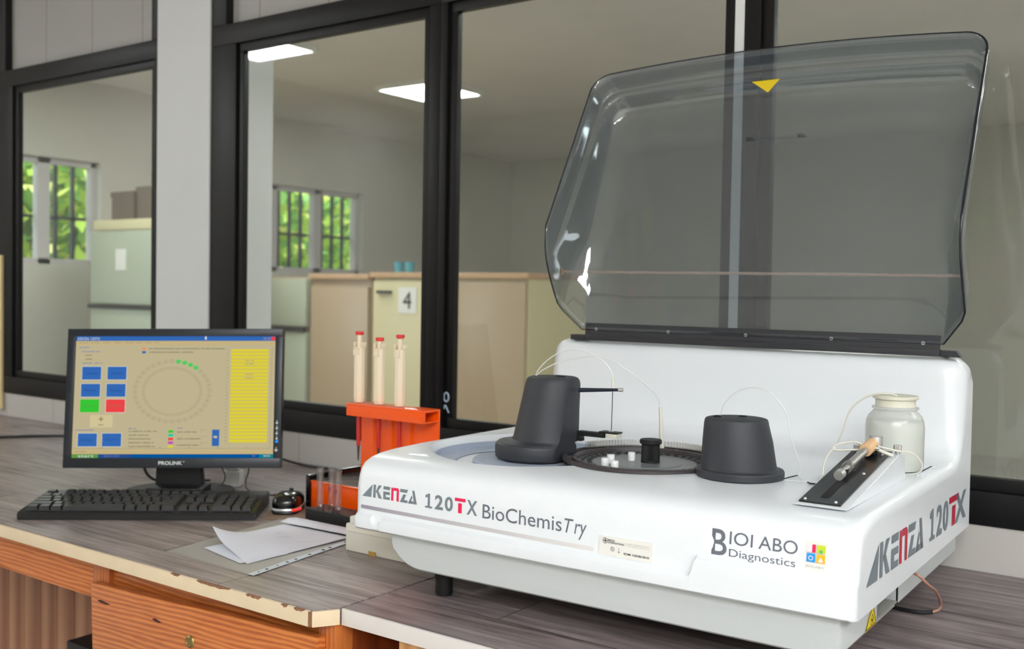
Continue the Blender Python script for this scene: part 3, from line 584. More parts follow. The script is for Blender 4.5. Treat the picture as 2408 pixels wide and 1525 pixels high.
P_ = 0.0187; x_main = 0.012; rows = []
def row(y, items, x0): rows.append((y, items, x0))
y0 = 0.010
row(y0, [1.25, 1.15, 1.15, 6.1, 1.15, 1.15, 1.3, 1.4], x_main); row(y0+P_, [2.25]+[1]*10+[2.4], x_main); row(y0+2*P_, [1.75]+[1]*11+[1.9], x_main)
row(y0+3*P_, [1.5]+[1]*12+[1.15], x_main); row(y0+4*P_, [1]*13+[1.65], x_main); row(y0+5.6*P_, [1, -0.9, 1, 1, 1, 1, -.45, 1, 1, 1, 1, -.45, 1, 1, 1, 1][:16], x_main)
xn = x_main+14.95*P_
row(y0, [1, 1, 1], xn); row(y0+P_, [-1, 1], xn); row(y0+3*P_, [1, 1, 1], xn); row(y0+4*P_, [1, 1, 1], xn); row(y0+5.6*P_, [1], xn)
xp = xn+3.3*P_
row(y0, [2, 1, 1], xp)
for k in (1, 2, 3, 4): row(y0+k*P_, [1, 1, 1]+([1] if k != 5 else []), xp)
for y, items, x in rows:
    for it in items:
        if it < 0: x += -it*P_; continue
        w_ = round(it*P_-0.0016, 5)
        if w_ not in meshes: meshes[w_] = key_mesh(w_, P_-0.0022 if it < 6 else P_)
        if x+w_ < KW-0.004:
            o = bpy.data.objects.new('key', meshes[w_]); COL.objects.link(o); o.parent = kb; nk += 1
            o.location = (x, y, 0.0148+math.tan(tilt)*y); o.rotation_euler = (tilt, 0, 0)
        x += it*P_
# ------------------------------------------------------------------ mouse, mat
ang = 0.69
ms = bpy.data.objects.new('mouse', None); COL.objects.link(ms); ms.location = (-1.545, 1.392, DZ+0.0022); ms.rotation_euler = (0, 0, 0.62)
tag(ms, 'glossy black computer mouse with a silver rear band on the brown mat', 'mouse')
def mouse_part(z0, z1, s, name, m, slots=None):
    bm = new(); rings = []; n = 32
    prof = [(0, 1.0), (0.25, 1.02), (0.5, 0.99), (0.72, 0.88), (0.88, 0.68), (0.97, 0.42), (1.0, 0.0)] if z1 > 0.015 else [(0, 0.97), (0.5, 1.03), (1, 1.0)]
    for t, k in prof:
        if k == 0: rings.append([bm.verts.new((0, -0.002, z1))]); continue
        rg = []
        for i in range(n):
            a = 2*PI*i/n; cx = math.cos(a); sy = math.sin(a)
            x = 0.030*s*k*(abs(cx)**0.75)*(1 if cx > 0 else -1)*(1-0.10*math.cos(2*a)); y = 0.049*s*(0.35+0.65*k)*(abs(sy)**0.8)*(1 if sy > 0 else -1)
            z = z0+(z1-z0)*t*(1-0.18*max(0, sy))
            rg.append(bm.verts.new((x, y, z)))
        rings.append(rg)
    for a, b in zip(rings, rings[1:]):
        for i in range(n):
            bm.faces.new((a[i], a[(i+1) % n], b[(i+1) % n], b[i]) if len(b) > 1 else (a[i], a[(i+1) % n], b[0]))
    bm.faces.new(list(reversed(rings[0])))
    if len(rings[-1]) > 1: bm.faces.new(rings[-1])
    return obj(name, bm, m, ms, 50)
mouse_part(0.0, 0.006, 1.0, 'base', 'black'); bd = mouse_part(0.006, 0.0115, 1.02, 'silver_band', 'silver'); mouse_part(0.0112, 0.038, 0.99, 'shell', 'gloss')
bm = new(); tube(bm, [(0.0165, -0.0465, 0.0088), (0.024, -0.040, 0.0088), (0.0300, -0.028, 0.0088)], 0.0028, 8); obj('red_light', bm, 'redglow', ms)
bm = new(); bmesh.ops.create_cone(bm, cap_ends=True, segments=20, radius1=0.008, radius2=0.008, depth=0.006, matrix=Matrix.Translation((0, 0.025, 0.031)) @ Matrix.Rotation(PI/2, 4, 'Y')); obj('scroll_wheel', bm, 'rubber', ms)
bm = new(); box(bm, 0.0, 0.118, 0.0, 0.17, 0, 0.002, bev=0.0008); o = obj('mouse_mat', bm, 'mat_'); o.location = (-1.562, 1.300, DZ); o.rotation_euler = (0, 0, 0.69)
o.location = (-1.534+0.014, 1.294+0.012, DZ); tag(o, 'thin brown mat under the black mouse', 'mouse mat')

# ------------------------------------------------------------------ papers
slv = bpy.data.objects.new('plastic_sleeve', None); COL.objects.link(slv); tag(slv, 'clear punched plastic sleeve lying under the papers in front of the analyzer', 'plastic sleeve')
P1, P2, VV = Vector((-1.457, 1.047, 0)), Vector((-1.232, 1.041, 0)), Vector((-0.044, 0.296, 0))
UU = P2-P1; UN = UU.normalized(); VN = VV.normalized()
def Q(u, v, z): p = P1+UN*u+VN*v; return (p.x, p.y, DZ+z)
wS = UU.length; hS = VV.length
bm = new(); quad(bm, [Q(0, 0, .0006), Q(wS-0.013, 0, .0006), Q(wS-0.013, hS, .0006), Q(0, hS, .0006)]); quad(bm, [Q(0.002, 0.003, .0014), Q(wS-0.013, 0.003, .0014), Q(wS-0.013, hS, .0014), Q(0.002, hS, .0014)]); obj('pocket', bm, 'sleeve', slv, flat=True)
bm = new(); quad(bm, [Q(wS-0.014, 0, .0015), Q(wS, 0.0, .0015), Q(wS, hS, .0015), Q(wS-0.014, hS, .0015)]); stp = obj('punched_strip', bm, 'strip', slv, flat=True)
bm = new()
for v, r in ((0.018, 0.0018), (0.037, 0.003), (0.062, 0.002), (0.086, 0.003), (0.107, 0.003), (0.142, 0.003), (0.178, 0.0036), (0.196, 0.0034), (0.24, 0.003)):
    disc(bm, wS-0.0065, v, r, lambda x, y: Q(x, y, .0019))
obj('punch_hole', bm, 'hole', stp, flat=True)
def leaf(name, pts, zf, m, label, marks, n=24):
    A, B_, C_, D_ = [Vector((p[0], p[1], 0)) for p in pts]
    t = bpy.data.objects.new(name, None); COL.objects.link(t); tag(t, label, 'paper')
    def S_(u, v, e=0): p = A*(1-u)*(1-v)+B_*u*(1-v)+C_*u*v+D_*(1-u)*v; d = zf(u, v); return (p.x+d[0], p.y+d[1], DZ+d[2]+e)
    bm = new(); g = [[bm.verts.new(S_(i/n, j/n)) for j in range(n+1)] for i in range(n+1)]
    for i in range(n):
        for j in range(n): bm.faces.new((g[i][j], g[i+1][j], g[i+1][j+1], g[i][j+1]))
    obj('sheet', bm, 'paper', t, recalc=False)
    if marks:
        bm = new(); rnd = random.Random(len(marks))
        for (u0, v0, u1, v1) in marks:
            k = 26
            for i in range(k):
                a, b = i/k, (i+0.7)/k; h_ = rnd.uniform(-0.014, 0.014); h2 = rnd.uniform(-0.014, 0.014)
                if rnd.random() < 0.12: continue
                p = [S_(u0+(u1-u0)*a-h_*0.2, v0+(v1-v0)*a+h_, .0006), S_(u0+(u1-u0)*b, v0+(v1-v0)*b+h2, .0006)]
                q = [(p[1][0]+.0004, p[1][1]+.0008, p[1][2]), (p[0][0]+.0004, p[0][1]+.0008, p[0][2])]
                quad(bm, p+q)
        obj('handwriting', bm, 'pen', t, flat=True, recalc=False)
def curl(u, v):
    a = max(0.0, 1-((u*1.0)**2+(v*0.8)**2)**0.5/0.42)
    return (-0.004*a, 0.0, 0.0045+0.022*a*a+0.0025*math.sin(u*5)*(1-v)+0.003*(1-v)*(1-u))
leaf('paper_sheet', [(-1.443, 1.133), (-1.290, 1.078), (-1.286, 1.300), (-1.449, 1.298)], curl, 'paper', 'white handwritten sheet curling up at its left corner, on top of the sleeve', [(0.32, 0.62, 0.28, 0.72), (0.36, 0.60, 0.70, 0.93), (0.66, 0.5, 0.93, 0.80), (0.44, 0.54, .55, .66)])
leaf('paper_sheet', [(-1.425, 1.098), (-1.300, 1.072), (-1.286, 1.16), (-1.42, 1.16)], lambda u, v: (0, 0, 0.0026), 'paper', 'lower white sheet showing under the curled sheet at its front edge', [])
leaf('folded_note', [(-1.456, 1.292), (-1.270, 1.300), (-1.272, 1.338), (-1.462, 1.336)], lambda u, v: (0, 0, 0.0085+0.003*(1-abs(2*v-1))), 'paper', 'narrow folded white note at the back of the papers, against the black rack', [(0.08, 0.3, 0.09, 0.8), (0.15, 0.5, 0.6, 0.52)])

# ------------------------------------------------------------------ pipette stand, pipettes
ps = thing('pipette_stand', 'bright orange acrylic stand holding three cream pipettes behind the analyzer', 'pipette stand', (-1.282, 1.38, DZ+0.0105))
xl, xr_ = -0.095, 0.095
bm = new(); yb_ = 0.040
box(bm, xl+0.0, xr_, yb_, yb_+0.004, -0.0105, 0.2165, bev=0.0006); obj('back_plate', bm, 'orange', ps)
bm = new(); box(bm, xl, xr_, 0.0, yb_, 0.2125, 0.2165, bev=0.0006); box(bm, xl, xr_, 0.0, 0.004, 0.1935, 0.2125, bev=0.0006); box(bm, xl, xr_, 0.004, yb_, 0.1935, 0.1965, bev=0.0005); obj('shelf', bm, 'orange', ps)
def pipette(x, plunge, label):
    t = thing('pipette', label, 'pipette', (x, 1.400, DZ+0.0232), 0, 'cream pipettes in the orange stand')
    t.scale = (.945, .945, .945)
    bm = new(); n = 8; r = 0.0110
    def pg(r, sy=1.0): return [(r*math.cos(2*PI*(i+.5)/n), r*math.sin(2*PI*(i+.5)/n)*sy) for i in range(n)]
    prism(bm, pg(0.0098), 'z', 0.2168, 0.222, bev=0.0008); prism(bm, pg(0.0110), 'z', 0.222, 0.3255, bev=0.0009)
    for sx in (-1, 1): box(bm, sx*0.0104-0.0012, sx*0.0104+0.0012, -0.005, 0.006, 0.3255, 0.335, bev=0.0006)
    box(bm, -0.0100, 0.0100, 0.003, 0.009, 0.3255, 0.3345, bev=0.0008); obj('body', bm, 'cream', t)
    bm = new(); tube(bm, [(0, -0.010, 0.3225), (-0.007, -0.0085, 0.3235)], 0.0018, 8, k=1); tube(bm, [(0, -0.010, 0.3225), (0.007, -0.0085, 0.3235)], 0.0018, 8, k=1); box(bm, -0.0068, 0.0068, -0.0112, -0.007, 0.3095, 0.3215, bev=0.001); obj('finger_hook', bm, 'cream', t)
    bm = new(); tube(bm, [(0, 0, 0.3255), (0, 0, 0.3485+plunge)], 0.0049, 16, k=1); pl = obj('plunger', bm, 'cream', t)
    bm = new(); lathe(bm, [(0, 0.3480+plunge), (0.0075, 0.3480+plunge), (0.0083, 0.3495+plunge), (0.0083, 0.3540+plunge), (0.0075, 0.355+plunge), (0, 0.355+plunge)], 0, 0, 24); obj('red_button', bm, 'redcap', pl)
    bm = new(); tube(bm, [(0, 0, 0.2168), (0, 0, 0.131)], [0.0046, 0.0040], 14, k=1); sh = obj('shaft', bm, 'redsh', t)
    bm = new(); tube(bm, [(0, 0, 0.1315), (0, 0, 0.101)], [0.0030, 0.0012], 12, k=1); obj('tip_cone', bm, 'tipg', sh)
pipette(-1.3645, 0.0015, 'leftmost cream pipette in the orange stand, its red button highest')
pipette(-1.3135, -0.0085, 'middle cream pipette in the orange stand, its red button pushed low')
pipette(-1.2630, -0.001, 'rightmost cream pipette in the orange stand, beside the mullion')
# low orange box with black frame
ob = thing('storage_box', 'low orange box in a black frame behind the test tubes', 'box', (-1.545, 1.440, DZ))
bm = new(); box(bm, 0.013, 0.145, 0.0, 0.004, 0.0, 0.052, bev=0.0006); box(bm, 0.013, 0.145, -0.002, 0.004, 0.052, 0.056, bev=0.0006); obj('front_panel', bm, 'orange', ob)
B('side_panel', 'gloss', (0.0, 0.012, -0.004, 0.155, 0, 0.067), ob, 0.004)
B('side_panel', 'gloss', (0.145, 0.157, -0.004, 0.155, 0, 0.067), ob, 0.004)
B('back_panel', 'orange', (0.013, 0.145, 0.148, 0.153, 0, 0.062), ob); B('top_bar', 'gloss', (0.0, 0.157, 0.149, 0.156, 0.062, 0.068), ob, 0.002)
bm = new(); box(bm, 0.012, 0.145, 0.006, 0.148, 0.053, 0.056, bev=0.0005); obj('lid', bm, mat('smoky_lid', rgb(96, 84, 82), 0.12), ob)
rk = thing('tube_rack', 'black perforated tube rack beside the analyzer, three tubes standing in it', 'rack', (-1.463, 1.360, DZ))
bm = new(); box(bm, 0, 0.205, 0, 0.052, 0, 0.022, bev=0.002); obj('block', bm, 'rubber', rk)
bm = new()
for i in range(14):
    for j in range(3):
        x, y = 0.009+i*0.0137, 0.010+j*0.0155; ring(bm, x, y, 0.0038, 0.0056, lambda a, b: (a, b, 0.0226), 0, 14); disc(bm, x, y, 0.0038, lambda a, b: (a, b, 0.0223), 1, 14)
obj('hole_grid', bm, [mat('rack_ring', rgb(84, 52, 48), 0.25), 'hole'], rk, flat=True)
for i, (x, y, h, lb) in enumerate(((-1.448, 1.384, 0.074, 'leftmost clear test tube standing in the black rack'), (-1.430, 1.397, 0.074, 'middle clear test tube with a dark mark, in the black rack'), (-1.400, 1.384, 0.073, 'rightmost clear test tube with a dark mark, nearest the analyzer'))):
    t = thing('test_tube', lb, 'test tube', (x, y, DZ+0.0228), 0, 'test tubes in the black rack')
    bm = new(); r = 0.0066
    lathe(bm, [(0, 0), (r*.7, 0.001), (r, 0.005), (r, h), (r+.0008, h+.001), (r-.0006, h+.001), (r-.0008, 0.005), (0, 0.002)], 0, 0, 24, close=False); obj('glass_body', bm, 'tubeg', t)
    if i:
        bm = new(); 
        for k in range(4): tube(bm, [(-0.003+0.0018*k, -r-.0003, 0.030+0.006*(k % 2)), (-0.002+0.0016*k, -r-.0003, 0.040-0.003*(k % 3))], 0.0005, 5, k=1)
        tube(bm, [(-0.003, -r-.0003, 0.033), (0.004, -r+.0010, 0.036)], 0.0005, 5, k=1); obj('pen_mark', bm, mat('purple_pen', rgb(120, 50, 90), 0.6), t)
# ivory box under the analyzer's left end
ib = thing('plastic_box', 'ivory plastic box with an amber notch, standing under the left end of the analyzer', 'box', (-1.241, 1.245, DZ))
bm = new(); box(bm, 0, 0.21, 0, 0.16, 0, 0.046, bev=0.003); obj('lower_shell', bm, 'beige', ib)
bm = new(); box(bm, 0.002, 0.208, -0.0015, 0.158, 0.0335, 0.0365, bev=0.001); box(bm, 0.006, 0.206, 0.003, 0.156, 0.046, 0.058, bev=0.003); obj('rim', bm, 'beige', ib)
B('notch', 'notch', (0.054, 0.070, -0.001, 0.004, 0.0, 0.007), ib)

# ------------------------------------------------------------------ the analyzer
TH = math.radians(1.5)
an = thing('biochemistry_analyzer', 'large white tabletop biochemistry analyzer with a smoked clear lid standing open', 'analyzer', (-0.347, 1.115, DZ), TH)
PROF = [(0.004, 0.088), (-0.001, 0.091)]       # (y,z) from the bottom front edge, over the deck, to the bottom back
def profile(zl):
    return [(0.003, 0.088, .014), (-0.001, 0.091, .014), (-0.002, zl-0.006, .014), (-0.001, zl-0.0015, .014), (0.0030, zl+0.0008, .014), (0.0060, zl+0.0030, .014), (0.0066, 0.150, .014),
            (0.0085, 0.166, .016), (0.0120, 0.1775, .018), (0.0195, 0.186, .018), (0.033, 0.1915, .018), (0.052, 0.1945, .016), (0.085, 0.1965, .014), (0.15, 0.198, .014), (0.30, 0.198, .014), (0.46, 0.1975, .014), (0.487, 0.199, .014),
            (0.503, 0.203, .016), (0.515, 0.211, .018), (0.5225, 0.223, .02), (0.527, 0.240, .024), (0.531, 0.275, .03), (0.5355, 0.315, .034), (0.5385, 0.332, .036), (0.544, 0.344, .036), (0.553, 0.351, .036), (0.566, 0.353, .036),
            (0.590, 0.352, .036), (0.604, 0.347, .034), (0.611, 0.335, .034), (0.613, 0.31, .03), (0.614, 0.20, .02), (0.614, 0.088, .014)]
CW = 0.735
def lipz(x):
    t = min(1, max(0, (x+0.195)/0.009)); t = t*t*(3-2*t); z = 0.1085+0.0225*t
    d = (x+0.686)/0.010
    if abs(d) < 1: z -= 0.010*math.sqrt(1-d*d)
    return z
xs = []
for d in (0, 0.0006, 0.0018, 0.0035, 0.006, 0.009, 0.0125, 0.017, 0.022, 0.028, 0.036): xs += [-d, -CW+d]
x = -0.05
while x > -0.69: xs.append(x); x -= 0.02
xs += [-0.185, -0.188, -0.190, -0.193, -0.196]+[-0.686+0.0100*k/5 for k in range(-5, 6)]; xs = sorted({round(v, 5) for v in xs})
bm = new(); cols = []
for x in xs:
    dist = min(-x, x+CW); P = profile(lipz(x)); n = len(P); colv = []
    for i, (y, z, r) in enumerate(P):
        a = P[max(i-1, 0)]; b = P[min(i+1, n-1)]; t = Vector((b[0]-a[0], b[1]-a[1])).normalized(); nr = Vector((t.y, -t.x))   # inward normal
        e = r-math.sqrt(max(0, r*r-(r-min(dist, r))**2)) if dist < r else 0
        if i in (0, n-1): nr = Vector((1 if i == 0 else -1, 0))
        if i > n-4: e = min(e, 0.012)
        colv.append(bm.verts.new((x, y+nr.x*e, z+nr.y*e)))
    cols.append(colv)
for a, b in zip(cols, cols[1:]):
    for i in range(len(a)-1): bm.faces.new((a[i], b[i], b[i+1], a[i+1]))
    bm.faces.new((a[-1], b[-1], b[0], a[0]))
from mathutils.geometry import tessellate_polygon
for cc in (cols[0], cols[-1]):
    for tri_ in tessellate_polygon([[v.co for v in cc]]): bm.faces.new([cc[k] for k in tri_])
bmesh.ops.recalc_face_normals(bm, faces=bm.faces)
def bool_cut(bm, cutters):
    me = bpy.data.meshes.new('tmp'); bm.to_mesh(me); bm.free(); o = bpy.data.objects.new('tmp', me); COL.objects.link(o); tmp = []
    for c in cutters:
        bmesh.ops.recalc_face_normals(c, faces=c.faces); m2 = bpy.data.meshes.new('c'); c.to_mesh(m2); c.free(); oc = bpy.data.objects.new('c', m2); COL.objects.link(oc); tmp.append(oc)
        md = o.modifiers.new('b', 'BOOLEAN'); md.operation = 'DIFFERENCE'; md.solver = 'EXACT'; md.object = oc
    bpy.context.view_layer.update(); r = bpy.data.meshes.new_from_object(o.evaluated_get(bpy.context.evaluated_depsgraph_get()))
    for q in [o]+tmp: bpy.data.objects.remove(q)
    out = new(); out.from_mesh(r); bpy.data.meshes.remove(r); return out
BC, BR = (-0.556, 0.215), 0.160
SCc, SR = (-0.371, 0.226), 0.116
c1 = new(); lathe(c1, [(BR-0.006, 0.176), (BR-0.006, 0.190), (BR-0.003, 0.194), (BR, 0.1985), (BR, 0.23)], *BC, 96)
c2 = new(); lathe(c2, [(SR, 0.180), (SR, 0.23)], *SCc, 96)
bm = bool_cut(bm, [c1, c2]); cov = obj('cover', bm, 'case', an, 40, recalc=False); wn = cov.modifiers.new('even_shading', 'WEIGHTED_NORMAL'); wn.keep_sharp = True; wn.weight = 90
def fy(z):                                     # y of the front face between lip and shoulder
    P = profile(0.108)
    for a, b in zip(P[3:], P[4:]):
        if a[1] <= z <= b[1]: return a[0]+(b[0]-a[0])*(z-a[1])/(b[1]-a[1])
    return 0.004
FF = lambda x, z: (x, fy(z)-0.0005, z)
SF = lambda y, z: (0.0005, y, z)
# lower body with a big curved left end
bm = new(); Wl = -0.669
def lb(y): 
    pts = [(Wl, 0.0875)]
    for i in range(13):
        a = i/12*PI/2; pts.append((Wl+0.055*(1-math.cos(a)), 0.0395+0.040*(1-math.sin(a))))
    pts += [(-0.030, 0.0395), (-0.022, 0.042), (-0.018, 0.048), (-0.018, 0.0875)]; return [(p[0], y, p[1]) for p in pts]
R0 = [[bm.verts.new(p) for p in lb(y)] for y in (0.0, 0.014, 0.018, 0.60)]
cxm = -0.34
for k, (v) in enumerate(R0[0]): pass
for a, b in zip(R0[1:], R0[2:]):
    for i in range(len(a)-1): bm.faces.new((a[i], a[i+1], b[i+1], b[i]))
for v in R0[0]: bm.verts.remove(v)
for v in R0[1]: v.co.x = cxm+(v.co.x-cxm)*0.993; v.co.z = v.co.z+(0.003 if v.co.z < 0.06 else 0)
bm.faces.new(R0[1]); bm.faces.new(list(reversed(R0[-1])))
for a in (R0[1:],):
    for p, q in zip(a, a[1:]): bm.faces.new((p[0], q[0], q[-1], p[-1]))
bmesh.ops.recalc_face_normals(bm, faces=bm.faces)
c = new(); box(c, -0.07, 0.01, 0.156, 0.256, 0.0465, 0.0825)
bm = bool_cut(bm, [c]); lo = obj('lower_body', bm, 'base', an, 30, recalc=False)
bm = new(); box(bm, -0.068, -0.019, 0.158, 0.254, 0.0475, 0.050); obj('recess_floor', bm, mat('recess_floor', rgb(150, 148, 142), 0.5), lo)
bm = new(); box(bm, -0.068, -0.030, 0.200, 0.246, 0.054, 0.081, bev=0.001); box(bm, -0.060, -0.026, 0.208, 0.222, 0.064, 0.076, bev=0.002); obj('socket', bm, 'steel', lo)
bm = new(); tube(bm, [(-0.0195, 0.257, 0.0825), (-0.0195, 0.257, 0.046), (-0.0195, 0.246, 0.0462)], 0.0016, 8, k=1); obj('seal', bm, 'rubber', lo)
for (x, y) in ((-0.602, 0.055), (-0.07, 0.055), (-0.602, 0.55), (-0.07, 0.55)):
    bm = new(); lathe(bm, [(0.0120, 0.0), (0.0128, 0.003), (0.0125, 0.020), (0.0150, 0.034), (0.0170, 0.0396)], x, y, 32); obj('foot', bm, 'rubber', an)
# deck recess: ring floor, pedestal
bm = new(); cx, cy = BC
lathe(bm, [(0.150, 0.1768), (0.1535, 0.1768), (0.1535, 0.188), (0.150, 0.188)], cx, cy, 96, close=False)
lathe(bm, [(0.150, 0.188), (0.1495, 0.1800), (0.135, 0.1790), (0.120, 0.1785), (0.119, 0.1770)], cx, cy, 96, close=False); obj('sample_ring', bm, 'mgrey', an)
bm = new(); lathe(bm, [(0.086, 0.1765), (0.086, 0.186), (0.083, 0.1885), (0, 0.1885)], -0.540, 0.180, 64); obj('tower_plate', bm, 'mgrey', an)
bm = new(); 
for i in range(40):
    a = random.uniform(2.4, 5.0); r = random.uniform(0.122, 0.147); disc(bm, cx+r*math.cos(a), cy+r*math.sin(a), random.uniform(.0004, .0011), lambda x, y: (x, y, 0.1805), 0, 6)
obj('dust_specks', bm, 'ink', an, flat=True)
# tower one
CR = Vector((0.824, 0.566, 0))
def loft(bm, secs, n=64):
    rings = [[bm.verts.new((c[0]+r*math.cos(2*PI*i/n), c[1]+r*math.sin(2*PI*i/n), z)) for i in range(n)] for (c, r, z) in secs]
    for a, b in zip(rings, rings[1:]):
        for i in range(n): bm.faces.new((a[i], a[(i+1) % n], b[(i+1) % n], b[i]))
    bm.faces.new(list(reversed(rings[0]))); bm.faces.new(rings[-1])
t0 = Vector((-0.532, 0.184, 0))
bm = new(); tb = t0+CR*0.0245; tt = t0+CR*0.0245
ctr = lambda k: t0+CR*k
loft(bm, [(ctr(0), 0.0575, 0.1905), (ctr(0), 0.0605, 0.1935), (ctr(0), 0.0612, 0.198), (ctr(0), 0.0612, 0.209), (ctr(0), 0.0600, 0.2125), (ctr(0.001), 0.0572, 0.2152), (ctr(0.012), 0.0522, 0.217),
          (ctr(0.0145), 0.0502, 0.2190), (ctr(0.0155), 0.0490, 0.224), (ctr(0.0200), 0.0450, 0.265), (ctr(0.0243), 0.0415, 0.302), (ctr(0.0245), 0.0402, 0.3075), (ctr(0.0245), 0.0375, 0.3112), (ctr(0.0245), 0.034, 0.3125)])
nm = Matrix.Rotation(-0.62, 4, 'Z') @ CR
bmesh.ops.bisect_plane(bm, geom=bm.verts[:]+bm.edges[:]+bm.faces[:], plane_co=t0+nm*0.0525+Vector((0, 0, 0.1985)), plane_no=Vector((nm.x, nm.y, -0.066)).normalized(), clear_outer=True)
bmesh.ops.holes_fill(bm, edges=[e for e in bm.edges if e.is_boundary])
tw = obj('dispenser_tower', bm, 'textured', an, 28)
def cap(p, z, parent, r=0.0046):
    bm = new(); lathe(bm, [(r, z), (r, z+0.0012), (r*.75, z+0.0014), (r*.6, z+0.0003), (0, z+0.0003)], p.x, p.y, 24); obj('screw_cap', bm, 'rubber', parent)
cap(ctr(0.026)+Vector((0.004, 0.008, 0)), 0.3126, tw); cap(ctr(0.046)+Vector((-0.004, -0.008, 0)), 0.3126, tw)
bm = new(); tube(bm, [(-0.468, 0.200, 0.2950), (-0.408, 0.212, 0.2985)], [0.0034, 0.0022], 10, k=1); arm = obj('upper_arm', bm, 'navy', tw)
bm = new(); tube(bm, [(-0.408, 0.212, 0.2985), (-0.401, 0.2135, 0.2988)], 0.0028, 12, k=1); obj('arm_nut', bm, 'steel', arm)
bm = new(); tube(bm, [(-0.4165, 0.210, 0.3005), (-0.4165, 0.210, 0.315)], 0.0021, 10, k=1); obj('needle_sleeve', bm, 'tubey', tw)
bm = new(); tube(bm, [(-0.4165, 0.210, 0.3005), (-0.4172, 0.210, 0.2385)], 0.0007, 6, k=1); obj('needle', bm, mat('dark_steel', rgb(96, 92, 100), 0.3, 0.6), tw)
bm = new(); box(bm, -0.470, -0.424, 0.200, 0.212, 0.2275, 0.2345, bev=0.0008); box(bm, -0.470, -0.462, 0.199, 0.209, 0.2195, 0.2275, bev=0.0006); la = obj('lower_arm', bm, 'black', tw)
bm = new(); box(bm, -0.432, -0.402, 0.198, 0.216, 0.2350, 0.2372, bev=0.0004); obj('wash_plate', bm, 'black', la)
bm = new(); box(bm, -0.421, -0.403, 0.199, 0.215, 0.2285, 0.2348, bev=0.0006); ring(bm, -0.4172, 0.209, 0.002, 0.0045, lambda x, y: (x, y, 0.2375)); obj('wash_block', bm, 'tubey', la)
# tower one tubing
bm = new(); tube(bm, [(-0.541, 0.195, 0.312), (-0.536, 0.195, 0.322), (-0.520, 0.197, 0.338), (-0.497, 0.198, 0.351), (-0.476, 0.200, 0.3545), (-0.450, 0.202, 0.350), (-0.428, 0.206, 0.337), (-0.4175, 0.209, 0.322), (-0.4165, 0.210, 0.314)], 0.0008, 8); obj('tubing', bm, 'tube', tw)
bm = new(); tube(bm, [(-0.540, 0.193, 0.312), (-0.528, 0.196, 0.322), (-0.503, 0.205, 0.335), (-0.466, 0.215, 0.344), (-0.440, 0.228, 0.343), (-0.415, 0.242, 0.328), (-0.388, 0.262, 0.303), (-0.374, 0.272, 0.285), (-0.3705, 0.275, 0.268)], 0.0008, 8); obj('tubing', bm, 'tube', tw)
bm = new(); tube(bm, [(-0.3710, 0.275, 0.271), (-0.3680, 0.277, 0.210)], [0.0026, 0.0036], 12, k=1); obj('probe_sheath', bm, mat('probe_sheath', rgb(226, 224, 214), 0.4), tw)
# tower two
t2 = Vector((-0.210, 0.190, 0)); c2_ = lambda k: t2+CR*k
bm = new(); loft(bm, [(c2_(0), 0.0570, 0.1985), (c2_(0), 0.0580, 0.2000), (c2_(0), 0.0580, 0.2065), (c2_(0), 0.0568, 0.2085), (c2_(-0.001), 0.0515, 0.2095), (c2_(-0.0018), 0.0497, 0.2115), (c2_(-0.0040), 0.0462, 0.245), (c2_(-0.0062), 0.0425, 0.2685), (c2_(-0.0062), 0.0415, 0.2735), (c2_(-0.0062), 0.0405, 0.2750), (c2_(-0.0062), 0.0385, 0.2757)])
tw2 = obj('mixer_tower', bm, 'textured', an, 28); 
bm = new(); lathe(bm, [(0.012, 0.199), (0.012, 0.2075), (0.011, 0.2095), (0, 0.2095)], t2.x-0.050, t2.y+0.010, 24); obj('flange_lobe', bm, 'textured', tw2)
cap(c2_(-0.0062)+Vector((-0.026, -0.004, 0)), 0.2757, tw2, 0.0055); cap(c2_(-0.0062)+Vector((0.000, 0.022, 0)), 0.2757, tw2, 0.0055)
bm = new(); tube(bm, [(-0.246, 0.202, 0.2735), (-0.238, 0.202, 0.294), (-0.219, 0.203, 0.311), (-0.193, 0.204, 0.3165), (-0.170, 0.205, 0.306), (-0.155, 0.207, 0.285), (-0.148, 0.208, 0.255), (-0.138, 0.212, 0.223), (-0.136, 0.216, 0.212), (-0.137, 0.217, 0.208), (-0.140, 0.212, 0.203), (-0.130, 0.205, 0.2005)], 0.0007, 8); obj('tubing', bm, 'tube', tw2)
bm = new(); tube(bm, [(-0.151, 0.193, 0.2005), (-0.148, 0.205, 0.2015), (-0.139, 0.213, 0.2040)], 0.0008, 6); tube(bm, [(-0.120, 0.196, 0.1995), (-0.112, 0.190, 0.1995), (-0.097, 0.195, 0.2000), (-0.086, 0.206, 0.204)], 0.0011, 6); obj('dark_tubing', bm, 'hinge', tw2)
bm = new(); tube(bm, [(-0.151, 0.193, 0.1995), (-0.135, 0.196, 0.1992), (-0.120, 0.196, 0.1992)], 0.0007, 6); obj('tubing', bm, 'tube', tw2)
